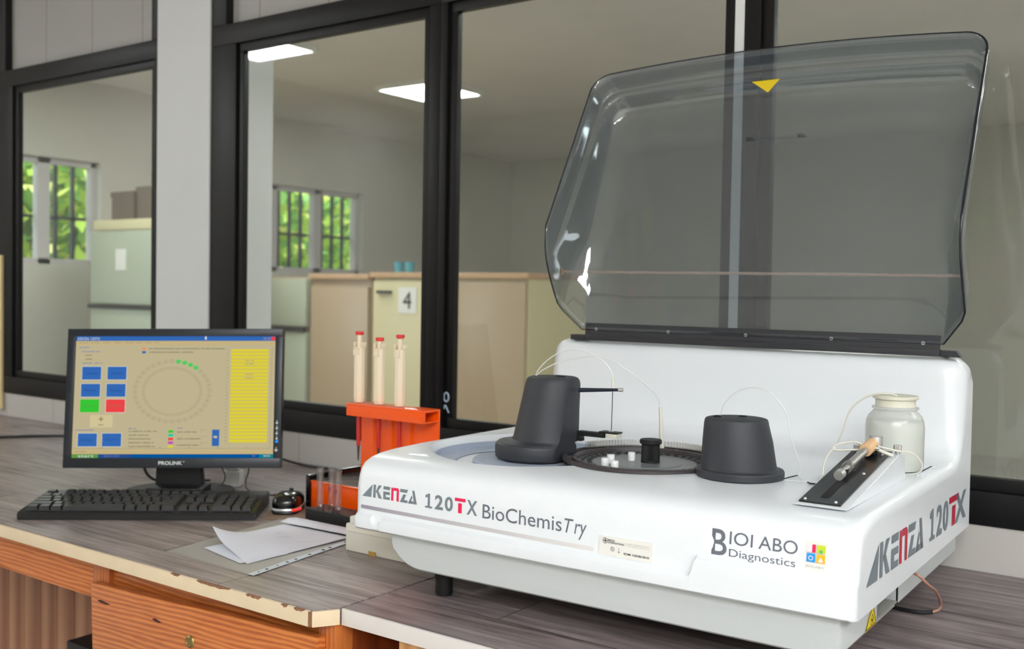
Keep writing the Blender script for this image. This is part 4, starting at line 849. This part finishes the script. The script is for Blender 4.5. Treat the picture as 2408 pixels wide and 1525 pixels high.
# reagent tray
tr = bpy.data.objects.new('reagent_tray', None); COL.objects.link(tr); tr.parent = an
cx, cy = SCc
def lt(name, prof, m, n=96): bm = new(); lathe(bm, prof, cx, cy, n, close=False); return obj(name, bm, m, tr)
lt('outer_rim', [(0.1195, 0.1975), (0.1192, 0.2010), (0.1175, 0.2030), (0.1150, 0.2028), (0.1140, 0.2005), (0.1135, 0.1930), (0.1000, 0.1930)], 'traydark')
lt('inner_ring', [(0.1050, 0.1930), (0.1050, 0.2000), (0.1035, 0.2012), (0.0985, 0.2008), (0.0975, 0.1990), (0.0970, 0.1945)], 'traydark')
lt('disc', [(0.0972, 0.1945), (0.056, 0.1945), (0.0550, 0.1955), (0.040, 0.1957), (0.0, 0.1957)], 'traymid')
bm = new()
for i in range(38):
    a = 2*PI*i/38
    for r, da in ((0.0900, 0), (0.0800, PI/38)): disc(bm, cx+r*math.cos(a+da), cy+r*math.sin(a+da), 0.0047, lambda x, y: (x, y, 0.1949), 0, 16)
obj('vial_holes', bm, 'hole', tr, flat=True)
bm = new()
for i in range(6):
    a = PI/6+i*PI/3; d = Vector((math.cos(a), math.sin(a), 0)); e = Vector((-d.y, d.x, 0))*0.0016
    p, q = Vector((cx, cy, 0))+d*0.099, Vector((cx, cy, 0))+d*0.113; 
    vs = [(p-e), (p+e), (q+e), (q-e)]; prism(bm, [(v.x, v.y) for v in vs], 'z', 0.196, 0.2012)
obj('spokes', bm, 'traydark', tr)
bm = new(); n = 54                                # clear cuvette segment at the back
for i in range(n):
    a0, a1 = math.radians(30+i*2.6), math.radians(30+(i+0.82)*2.6)
    P4 = [(cx+r*math.cos(a), cy+r*math.sin(a)) for r, a in ((0.104, a0), (0.1135, a0), (0.1135, a1), (0.104, a1))]; prism(bm, P4, 'z', 0.2035, 0.2125, bev=0.0006)
obj('cuvette_ring', bm, 'clear', tr)
bm = new()
for i in range(40):
    a = math.radians(32+i*3.5); disc(bm, cx+0.109*math.cos(a), cy+0.109*math.sin(a), 0.0011, lambda x, y: (x, y, 0.2129), 0, 8)
obj('cuvette_dots', bm, 'traymid', tr, flat=True)
kc = (-0.362, 0.228)
bm = new(); n = 72; pr = [(0.0128 if i % 2 else 0.0121) for i in range(n)]
rg = [[bm.verts.new((kc[0]+pr[i]*s*math.cos(2*PI*i/n), kc[1]+pr[i]*s*math.sin(2*PI*i/n), z)) for i in range(n)] for z, s in ((0.1975, 1.06), (0.2225, 1.0))]
for i in range(n): bm.faces.new((rg[0][i], rg[0][(i+1) % n], rg[1][(i+1) % n], rg[1][i]))
lathe(bm, [(0.0150, 0.2225), (0.0160, 0.2235), (0.0160, 0.2275), (0.0150, 0.2290), (0.0, 0.2292)], kc[0], kc[1], 40); lathe(bm, [(0.0138, 0.1957), (0.0136, 0.1990), (0.012, 0.1985)], kc[0], kc[1], 40); obj('centre_knob', bm, 'rubber', tr, 20)
for i, (x, y, lb) in enumerate(((-0.3945, 0.152, 'leftmost of the four white sample cups in the dark tray'), (-0.4035, 0.185, 'white sample cup behind the leftmost cup in the tray'), (-0.3720, 0.139, 'frontmost of the four white sample cups in the tray'), (-0.3905, 0.224, 'rearmost white sample cup, nearest the black centre knob'))):
    bm = new(); lathe(bm, [(0.0, 0), (0.0050, 0), (0.0055, 0.001), (0.0055, 0.0115), (0.0050, 0.0125), (0, 0.0125)], 0, 0, 24)
    o = obj('sample_cup', bm, 'cup'); o.matrix_world = Matrix.Translation((-0.347, 1.115, DZ)) @ Matrix.Rotation(TH, 4, 'Z') @ Matrix.Translation((x, y, 0.1952)); tag(o, lb, 'sample cup', 'white sample cups in the tray')
# ------------- decals on the front and side
def akenza(bm, fn, X, Z, sx, sz, g=0, r=1):
    f = lambda a, b: fn(X+a*sx, Z+b*sz)
    P = lambda pts, m: poly(bm, pts, f, m)
    P([(0, 0), (.72, 0), (.80, 1)], g)
    P([(.88, 0), (1.08, 0), (1.08, 1), (.88, 1)], g); P([(1.08, .46), (1.16, .40), (1.55, 1), (1.30, 1)], g); P([(1.10, .58), (1.34, 0), (1.60, 0), (1.24, .66)], g)
    P([(1.70, .76), (2.22, .76), (2.22, 1), (1.70, 1)], g); P([(1.70, 0), (1.90, 0), (1.90, .60), (1.70, .60)], g); P([(1.90, 0), (2.22, 0), (2.22, .2), (1.90, .2)], g); P([(1.90, .38), (2.22, .38), (2.22, .60), (1.90, .60)], g)
    P([(2.32, 0), (2.50, 0), (2.50, .92), (2.40, 1), (2.32, 1)], r); P([(2.75, 0), (2.93, 0), (2.93, .88), (2.85, 1), (2.75, 1)], r); P([(2.50, .78), (2.75, .78), (2.75, 1), (2.50, 1)], r)
    P([(3.02, .76), (3.55, .76), (3.62, 1), (3.02, 1)], g); P([(3.02, 0), (3.26, 0), (3.50, .62), (3.28, .62)], g); P([(3.26, 0), (3.62, 0), (3.62, .2), (3.33, .2)], g)
    P([(3.66, 0), (4.26, 0), (4.20, .2), (3.84, .2)], g); P([(3.95, 1), (4.12, 1), (4.34, 0), (4.12, 0)], g); P([(3.66, 0), (3.80, .0), (4.00, .50), (3.92, .62)], g)
def seg120(bm, fn, X0, X1, Z0, Z1, TX, g=0, r=1):
    W_ = X1-X0; H_ = Z1-Z0; f1 = lambda a, b: fn(X0+a*W_, Z0+b*H_)
    poly(bm, [(.09, .13), (.17, .13), (.17, 1), (.09, 1)], f1, g); poly(bm, [(0, 0), (.26, 0), (.26, .13), (0, .13)], f1, g); poly(bm, [(0, .72), (.09, .72), (.09, .98), (0, .86)], f1, g)
    put_text(bm, '2', (X0+.35*W_, X0+.65*W_, Z0, Z1), fn, g, bold=0.028); put_text(bm, '0', (X0+.71*W_, X1, Z0, Z1), fn, g, bold=0.028)
    a, b, c, d = TX; h = Z1-Z0
    poly(bm, [(a, Z0+h*.80), (b, Z0+h*.80), (b, Z1+h*.02), (a, Z1+h*.02)], fn, r); m = (a+b)/2; wd = (b-a)*.17; poly(bm, [(m-wd, Z0), (m+wd, Z0), (m+wd, Z0+h*.68), (m-wd, Z0+h*.68)], fn, r)
    put_text(bm, 'X', (c, d, Z0, Z1), fn, g, bold=0.028)
bm = new(); akenza(bm, FF, -0.718, 0.1362, 0.1035/4.34, 0.0188); obj('model_lettering', bm, ['grey', 'red'], an, flat=True); bm = new(); seg120(bm, FF, -0.5995, -0.5505, 0.1345, 0.1545, (-0.5475, -0.5290, -0.5268, -0.5090)); obj('model_lettering', bm, ['grey', 'red'], an, flat=True)
bm = new(); put_text(bm, 'BioChemis', (-0.500, -0.3745, 0.1330, 0.1522), FF); put_text(bm, 'T', (-0.3705, -0.3570, 0.1330, 0.1510), FF, shear=0.25); put_text(bm, 'ry', (-0.3555, -0.3375, 0.1265, 0.1465), FF, shear=0.2); obj('model_lettering', bm, 'thin', an, flat=True)
bm = new(); poly(bm, [(-0.720, 0.1180), (-0.327, 0.1150), (-0.327, 0.1200), (-0.720, 0.1232)], FF); 
sm = M['stripe']; nt = sm.node_tree; tc_ = nt.nodes.new('ShaderNodeTexCoord'); sx_ = nt.nodes.new('ShaderNodeSeparateXYZ'); mr = nt.nodes.new('ShaderNodeMapRange'); mr.inputs[1].default_value = -0.72; mr.inputs[2].default_value = -0.33
cr_ = nt.nodes.new('ShaderNodeValToRGB'); cr_.color_ramp.elements[0].color = rgb(150, 144, 158); cr_.color_ramp.elements[1].color = rgb(222, 218, 216)
nt.links.new(tc_.outputs['Object'], sx_.inputs[0]); nt.links.new(sx_.outputs['X'], mr.inputs[0]); nt.links.new(mr.outputs[0], cr_.inputs[0]); nt.links.new(cr_.outputs[0], nt.nodes['Principled BSDF'].inputs['Base Color'])
obj('stripe', bm, 'stripe', an, flat=True)
bm = new(); put_text(bm, 'B', (-0.169, -0.1500, 0.1368, 0.1668), FF, bold=0.01); put_text(bm, 'IOI', (-0.1470, -0.1190, 0.1515, 0.1663), FF); put_text(bm, 'ABO', (-0.1120, -0.0665, 0.1515, 0.1663), FF); put_text(bm, 'Diagnostics', (-0.1470, -0.0685, 0.1345, 0.1462), FF); obj('maker_lettering', bm, 'thin', an, flat=True)
bm = new(); prism(bm, [(-0.3185, 0.1135), (-0.2450, 0.1135), (-0.2440, 0.1372), (-0.3175, 0.1372)], 'y', 0.0046, 0.0072)
st = obj('serial_sticker', bm, 'sticker', an, flat=True)
FS = lambda x, z: (x, 0.0042, z)
bm = new(); ring(bm, -0.3095, 0.1318, 0.0030, 0.0036, FS); poly(bm, [(-.3100, .1293), (-.3090, .1293), (-.3090, .1343), (-.3100, .1343)], FS); poly(bm, [(-.3120, .1313), (-.3070, .1313), (-.3070, .1323), (-.3120, .1323)], FS)
put_text(bm, 'MEDICAL', (-0.3055, -0.2955, 0.1318, 0.1342), FS, bold=.02); put_text(bm, 'INTERNATIONAL', (-0.3050, -0.2825, 0.1290, 0.1313), FS, bold=.02); ring(bm, -0.2990, 0.1225, 0.0022, 0.0027, FS); put_text(bm, 'C', (-.2998, -.2982, .1215, .1236), FS, bold=.02)
put_text(bm, '2', (-.2908, -.2895, .1226, .1248), FS); ring(bm, -.2900, .1200, .0006, .0011, FS); put_text(bm, 'IDM 10DB1810', (-0.2830, -0.2485, 0.1178, 0.1205), FS, bold=.02); obj('sticker_print', bm, 'ink', st, flat=True)
bm = new(); put_text(bm, 'E-mail: info@medical.int', (-0.2800, -0.2485, 0.1312, 0.1330), FS); put_text(bm, 'Tel: +33 (0) 1 23 12 13 14', (-0.2780, -0.2490, 0.1285, 0.1303), FS); obj('sticker_print', bm, 'faint', st, flat=True)
bm = new(); FX = lambda x, z: (x, fy(z)-0.0008, z); poly(bm, [(-0.0590, 0.1390), (-0.0345, 0.1375), (-0.0330, 0.1690), (-0.0580, 0.1690)], FX); sq = obj('square_sticker', bm, 'sticker', an, flat=True)
FX2 = lambda x, z: (x, fy(z)-0.0013, z); FX3 = lambda x, z: (x, fy(z)-0.0017, z); bm = new()
xa, xb, xc, xd = -0.0560, -0.0462, -0.0450, -0.0352
for (a, b, c, d, m) in ((xa, xb-.004, .1572, .1660, 0), (xb-.004, xb, .1572, .1660, 1), (xc, xd, .1572, .1660, 2), (xa, xb, .1465, .1560, 3), (xc, xd, .1465, .1560, 4)): poly(bm, [(a, c), (b, c), (b, d), (a, d)], FX2, m)
disc(bm, -.0400, .1592, .0020, FX3, 5); poly(bm, [(-.0430, .1478), (-.0370, .1478), (-.0400, .1530)], FX3, 6); ring(bm, -.0511, .1510, .0018, .0026, FX3, 6); put_text(bm, 'BIOLABO', (-.0562, -.0362, .1408, .1430), FX3, 7)
obj('sticker_print', bm, ['pinkp', 'red', 'lime', 'blue', 'amber', 'green', 'pinkp', 'faint'], sq, flat=True)
# side lettering follows the falling edge of the casing
SL = lambda y, z: (0.0006, y, z-0.022*(y-0.04))
bm = new(); akenza(bm, SL, 0.040, 0.1185, 0.263/4.34, 0.0415); obj('model_lettering', bm, ['grey', 'redside'], an, flat=True); bm = new(); seg120(bm, SL, 0.338, 0.450, 0.1195, 0.1625, (0.4550, 0.5180, 0.4950, 0.5740)); 
obj('model_lettering', bm, ['grey', 'redside'], an, flat=True)
bm = new(); fb = lambda y, z: (-0.0174, y, z); poly(bm, [(0.104, 0.0475), (0.1535, 0.0475), (0.1375, 0.0755), (0.1345, 0.0755)], fb, 0); tri = lambda e, z0, z1: [(0.104+e, z0), (0.1535-e, z0), (0.136, z1)]
for p, q in zip(tri(.003, .0492, .0735), tri(.003, .0492, .0735)[1:]+tri(.003, .0492, .0735)[:1]):
    a, b = Vector(p), Vector(q); n_ = (b-a).orthogonal().normalized()*0.0006; poly(bm, [tuple(a-n_), tuple(b-n_), tuple(b+n_), tuple(a+n_)], lambda y, z: (-0.0170, y, z), 1)
fc = lambda y, z: (-0.0170, y, z)
ring(bm, 0.134, 0.0585, 0.0028, 0.0036, fc, 1, 16, 1.2); ring(bm, 0.1295, 0.0545, 0.0028, 0.0035, fc, 1, 16, 1.1); ring(bm, 0.1385, 0.0545, 0.0028, 0.0035, fc, 1, 16, 1.1); disc(bm, 0.134, 0.0562, 0.0012, fc, 1, 10)
obj('warning_triangle', bm, ['yel', 'ink'], an, flat=True)
bm = new(); tube(bm, [(-0.018, 0.305, 0.078), (-0.004, 0.302, 0.0745), (0.006, 0.312, 0.062), (0.0085, 0.348, 0.045), (0.0065, 0.388, 0.020), (0.0040, 0.392, 0.0095), (-0.004, 0.388, 0.005)], 0.0020, 12); obj('drain_tubing', bm, 'copper', an)
bm = new(); tube(bm, [(-0.004, 0.388, 0.005), (-0.020, 0.378, 0.0045), (-0.045, 0.380, 0.004), (-0.09, 0.39, 0.004)], 0.0026, 10); obj('drain_coupling', bm, 'rubber', an)
# ------------- lid and hinge
HG = bpy.data.objects.new('lid_hinge', None); COL.objects.link(HG); HG.parent = an
bm = new(); prism(bm, [(0.5335, 0.3625), (0.5360, 0.3835), (0.5400, 0.3835), (0.5385, 0.3625)], 'x', -0.655, -0.036, bev=0.0005); up_ = obj('upper_leaf', bm, 'hinge', HG)
bm = new(); box(bm, -0.655, -0.036, 0.5350, 0.5500, 0.3515, 0.3620, bev=0.0008); obj('lower_leaf', bm, 'hinge', HG)
bm = new(); box(bm, -0.690, -0.6555, 0.5400, 0.5600, 0.3515, 0.3612, bev=0.0008); prism(bm, [(-0.0355, 0.3515), (-0.006, 0.3515), (-0.013, 0.3605), (-0.0355, 0.3612)], 'y', 0.536, 0.556, bev=0.0008); obj('end_block', bm, 'hinge', HG)
for x in (-0.632, -0.487, -0.344, -0.200, -0.060):
    bm = new(); z = 0.3725 if x < -0.1 else 0.3712
    tube(bm, [(x, 0.5338, z), (x, 0.5362, z)], 0.0028, 16, k=1); s_o = obj('screw', bm, 'steel', HG)
    bm = new(); box(bm, x-0.0018, x+0.0018, 0.53345, 0.53375, z-0.0004, z+0.0004); box(bm, x-0.0004, x+0.0004, 0.53345, 0.53375, z-0.0018, z+0.0018); obj('cross_slot', bm, 'ink', s_o)
KP = Vector((0, 0.442, 0.529)); DD = Vector((0, 0.490, 0.872)); NN = Vector((0, 0.872, -0.490)); UL, UR, DL = -0.697, 0.004, 0.372
def lidp(u, d, n):
    if n > 0.055: n = 0.055+(n-0.055)*(1-0.60*min(1, max(0, (d+0.085)/0.385)))
    p = KP+DD*d+NN*n; return Vector((u, p.y, p.z))
LV = [(0, 0, 0), (.001, .0015, .015), (.002, .003, .030), (.003, .0045, .0405), (.0042, .0062, .0425), (.0075, .0110, .0435), (.0115, .0170, .0442), (.0128, .0190, .0465), (.0135, .020, .055), (.0145, .022, .070), (.016, .025, .090), (.018, .029, .108), (.021, .036, .122), (.0275, .052, .1340), (.036, .072, .1430), (.046, .088, .1515), (.052, .095, .1565), (.060, .105, .158)]
def lid_ring(a, b, n):
    D = DL-b; rc = 0.034+0.25*a; ds = -0.085*(n/0.158)+0.042*math.exp(-n/0.020)-0.008
    ar = 0.035*max(0, (n-0.115)/0.043)
    def au(d): t = min(1, max(0, (d+0.03)/0.12)); t = t*t*(3-2*t); return ar+(a-ar)*t
    uL, uR = UL+a, UR-a
    P = []
    for i in range(25): d = ds+(D-rc-ds)*i/24; P.append((UL+au(d), d))
    for i in range(1, 9): t = PI/2*i/8; P.append((uL+rc*(1-math.cos(t)), D-rc+rc*math.sin(t)))
    for i in range(1, 32): P.append((uL+rc+(uR-uL-2*rc)*i/32, D))
    for i in range(0, 9): t = PI/2*(1-i/8); P.append((uR-rc*(1-math.cos(t)), D-rc+rc*math.sin(t)))
    for i in range(1, 25): d = D-rc+(ds-(D-rc))*i/24; P.append((UR-au(d), d))
    mid = (UL+UR)/2
    out = []
    for (u, d) in P:
        k = max(0.0, (d-0.25)/(DL-0.25)); bow = 0.020*(1-((u-mid)/0.345)**2)*k
        # flank pulls in toward the hinge end
        pin = 0.0
        out.append(lidp(u+(pin if u < mid else -pin), d+bow, n))
    return out
rings = [lid_ring(*l) for l in LV]; bm = new(); VR = [[bm.verts.new(p) for p in r] for r in rings]
for a, b in zip(VR, VR[1:]):
    for i in range(len(a)-1): bm.faces.new((a[i], a[i+1], b[i+1], b[i]))
last = VR[-1]; N_ = len(last); K_ = 8
grid = []
for i in range(N_//2):
    a, b = last[i], last[N_-1-i]; rowv = [a]+[bm.verts.new(a.co.lerp(b.co, t/K_)) for t in range(1, K_)]+[b]; grid.append(rowv)
for p, q in zip(grid, grid[1:]):
    for t in range(K_): bm.faces.new((p[t], p[t+1], q[t+1], q[t]))
mid_v = last[N_//2] if N_ % 2 else None
g = grid[-1]
if mid_v:
    bm.faces.new(g+[mid_v] if False else [*g, mid_v])
lid = obj('lid', bm, ['smoke', 'smoker'], an, 80)
md = lid.modifiers.new('thickness', 'SOLIDIFY'); md.thickness = 0.0032; md.offset = 0; md.material_offset_rim = 1; md.use_even_offset = False
bm = new(); tube(bm, [(-0.684, 0.502, 0.4770), (-0.003, 0.520, 0.4735)], 0.0026, 12, k=1); obj('cross_rod', bm, 'rod', lid)
for x, y, z, s in ((-0.6855, 0.502, 0.477, -1), (-0.002, 0.520, 0.4735, 1)):
    bm = new(); lathe(bm, [(0.0062, 0), (0.0062, 0.0018), (0.0048, 0.0034), (0, 0.004)], 0, 0, 24); bm.transform(Matrix.Translation((x+s*0.0015, y, z)) @ Matrix.Rotation(s*PI/2, 4, 'Y')); obj('rod_screw', bm, mat('bronze_screw' , rgb(150, 130, 112), 0.35, 0.8), lid)
def lid_wall(u, n):                            # point on the front wall of the lid at depth n, pushed to the inner side
    for p, q in zip(LV, LV[1:]):
        if p[2] <= n <= q[2]: b = p[1]+(q[1]-p[1])*(n-p[2])/(q[2]-p[2])
    bow = 0.020*(1-((u+0.345)/0.345)**2)*((DL-b-0.25)/(DL-0.25)); return lidp(u, DL-b+bow-0.0025, n)
bm = new(); pts = [(-0.397, 0.053), (-0.345, 0.053), (-0.372, 0.104)]
poly(bm, pts, lambda u, n: lid_wall(u, n)); obj('warning_sticker', bm, 'yel', lid, flat=True)
# ------------- pump wedge
pw_ = bpy.data.objects.new('pump_unit', None); COL.objects.link(pw_); pw_.parent = an
wl, wr = -0.091, -0.028
bm = new(); prism(bm, [(0.058, 0.1972), (0.318, 0.1972), (0.312, 0.2300), (0.306, 0.2335), (0.285, 0.2342)], 'x', wl, wr, bev=0.0010); obj('wedge', bm, 'case', pw_, 20)
sl = (0.2342-0.1972)/(0.285-0.058); wz = lambda y: 0.1972+(y-0.058)*sl
bm = new(); P4 = [(-0.0875, 0.068), (-0.0385, 0.068), (-0.0385, 0.288), (-0.0875, 0.288)]
lo_ = [bm.verts.new((x, y, wz(y)+0.0006)) for x, y in P4]; hi_ = [bm.verts.new((x, y, wz(y)+0.0022)) for x, y in P4]
bm.faces.new(hi_); bm.faces.new(list(reversed(lo_))); [bm.faces.new((lo_[i], lo_[(i+1) % 4], hi_[(i+1) % 4], hi_[i])) for i in range(4)]
bp_ = obj('black_plate', bm, mat('satin_black', rgb(20, 22, 26), 0.28), pw_)
bm = new(); fp = lambda x, y: (x, y, wz(y)+0.0026); poly(bm, [(-0.068, 0.085), (-0.058, 0.085), (-0.058, 0.190), (-0.068, 0.190)], fp); obj('slot', bm, 'hole', bp_, flat=True)
for x, y in ((-0.082, 0.074), (-0.046, 0.074), (-0.046, 0.185), (-0.046, 0.268)):
    bm = new(); bmesh.ops.create_uvsphere(bm, u_segments=14, v_segments=8, radius=0.0022, matrix=Matrix.Translation((x, y, wz(y)+0.0022))); obj('stud', bm, 'steel', bp_)
sy = bpy.data.objects.new('syringe', None); COL.objects.link(sy); sy.parent = an
def wp(x, y, h): return (x, y, wz(y)+h)
def tb(name, pts, r, m, n=20): bm = new(); tube(bm, pts, r, n, k=1); return obj(name, bm, m, sy)
tb('end_knob', [wp(-0.0655, 0.146, 0.0095), wp(-0.0650, 0.156, 0.0100)], 0.0062, 'steel', 28)
tb('piston', [wp(-0.0650, 0.156, 0.0100), wp(-0.0640, 0.178, 0.0110)], 0.0030, 'steel')
tb('collar', [wp(-0.0650, 0.170, 0.0105), wp(-0.0640, 0.186, 0.0115)], 0.0066, 'clear', 28)
tb('barrel', [wp(-0.0640, 0.184, 0.0115), wp(-0.0610, 0.250, 0.0140)], 0.0045, 'steel', 28)
tb('barrel_glass', [wp(-0.0640, 0.184, 0.0115), wp(-0.0610, 0.250, 0.0140)], 0.0053, 'clear', 28)
tb('head', [wp(-0.0612, 0.244, 0.0138), wp(-0.0595, 0.268, 0.0150)], 0.0084, 'flesh', 28)
bm = new(); box(bm, -0.0700, -0.0540, 0.150, 0.166, 0.0, 0.0, bev=0); bm.free()
bm = new(); box(bm, -0.0700, -0.0600, 0.160, 0.170, wz(0.165)+0.002, wz(0.165)+0.012, bev=0.001); box(bm, -0.0665, -0.0545, 0.262, 0.276, wz(0.27)+0.002, wz(0.27)+0.010, bev=0.001); obj('bracket', bm, 'rubber', sy)
tb('valve_drum', [(-0.0570, 0.276, 0.2400), (-0.0570, 0.276, 0.2565)], 0.0088, 'steel', 32)
tb('side_pin', [(-0.0700, 0.250, 0.2445), (-0.0475, 0.258, 0.2435)], 0.0016, 'steel', 12)
for x, y in ((-0.0790, 0.272), (-0.0330, 0.292)):
    bm = new(); zz = wz(min(y, 0.285))
    rr = [[bm.verts.new((x+(0.0054 if i % 2 else 0.0050)*math.cos(2*PI*i/36), y+(0.0054 if i % 2 else 0.0050)*math.sin(2*PI*i/36), z)) for i in range(36)] for z in (zz+0.004, zz+0.0115)]
    for i in range(36): bm.faces.new((rr[0][i], rr[0][(i+1) % 36], rr[1][(i+1) % 36], rr[1][i]))
    bm.faces.new(rr[1]); lathe(bm, [(0.0030, zz), (0.0030, zz+0.004)], x, y, 16); obj('thumb_screw', bm, 'steel', sy)
bm = new(); tube(bm, [(-0.066, 0.256, 0.246), (-0.078, 0.250, 0.250), (-0.092, 0.240, 0.2475), (-0.100, 0.235, 0.243), (-0.096, 0.236, 0.239), (-0.082, 0.246, 0.2395), (-0.066, 0.254, 0.241)], 0.0014, 10); obj('tubing', bm, 'tubey', sy)
bm = new(); tube(bm, [(-0.098, 0.236, 0.2425), (-0.104, 0.228, 0.234), (-0.107, 0.220, 0.222), (-0.107, 0.214, 0.208), (-0.110, 0.209, 0.2015)], 0.0013, 10); obj('tubing', bm, 'tubey', sy)
bm = new(); tube(bm, [(-0.050, 0.260, 0.246), (-0.040, 0.268, 0.243), (-0.028, 0.276, 0.240), (-0.014, 0.290, 0.237), (-0.004, 0.300, 0.224), (-0.006, 0.304, 0.212), (-0.020, 0.310, 0.205)], 0.0012, 10); tube(bm, [(-0.052, 0.262, 0.242), (-0.044, 0.262, 0.239), (-0.033, 0.268, 0.2345)], 0.0022, 10); obj('tubing', bm, 'tubey', sy)
# ------------- bottle (stands on the analyzer)
bc = Matrix.Translation((-0.347, 1.115, DZ)) @ Matrix.Rotation(TH, 4, 'Z') @ Matrix.Translation((-0.062, 0.3905, 0.1985))
bt = bpy.data.objects.new('bottle', None); COL.objects.link(bt); bt.matrix_world = bc; tag(bt, 'milky white plastic bottle with clear hose in its cap, standing on the analyzer', 'bottle')
bm = new(); R = 0.0398
lathe(bm, [(0, 0), (R-.004, 0), (R-.001, .0012), (R, .005), (R, .060), (R-.001, .068), (R-.004, .075), (R-.009, .0805), (.0290, .0830), (.0285, .0845), (.0315, .0850), (.0315, .0875), (.0270, .0885), (.0265, .094)], 0, 0, 64, close=False); obj('body', bm, 'poly', bt)
bm = new(); lathe(bm, [(0, .001), (R-.003, .001), (R-.0012, .004), (R-.0012, .059), (R-.002, .064), (R-.004, .0675), (0, .0675)], 0, 0, 64); obj('liquid', bm, 'liquid', bt)
bm = new(); lathe(bm, [(.0272, .0885), (.0272, .0985), (.0305, .0990), (.0310, .1000), (.0310, .1025), (.0300, .1035), (0, .1035)], 0, 0, 64); cp = obj('cap', bm, 'capm', bt)
bm = new(); tube(bm, [(0.004, -0.008, .1035), (-0.004, -0.014, .1065), (-0.018, -0.020, .1062), (-0.039, -0.021, .0975), (-0.056, -0.024, .0795), (-0.0645, -0.026, .0505), (-0.0600, -0.060, .0400), (-0.045, -0.110, .0440)], 0.0014, 10); obj('hose', bm, 'tubey', bt)
bm = new()
for (a, b, c, d) in ((-0.030, -0.018, 0.335, 0.435), (-0.018, -0.0165, 0.335, 0.435)): box(bm, -0.022, -0.020, 0.352, 0.435, 0.1975, 0.2005)
for k in range(2): box(bm, -0.0215+0.006*k, -0.0195+0.006*k, 0.350, 0.430, 0.1972, 0.2000, bev=0.0006)
box(bm, -0.104, -0.014, 0.433, 0.436, 0.1972, 0.2000, bev=0.0006); obj('bottle_ledge', bm, 'case', an)
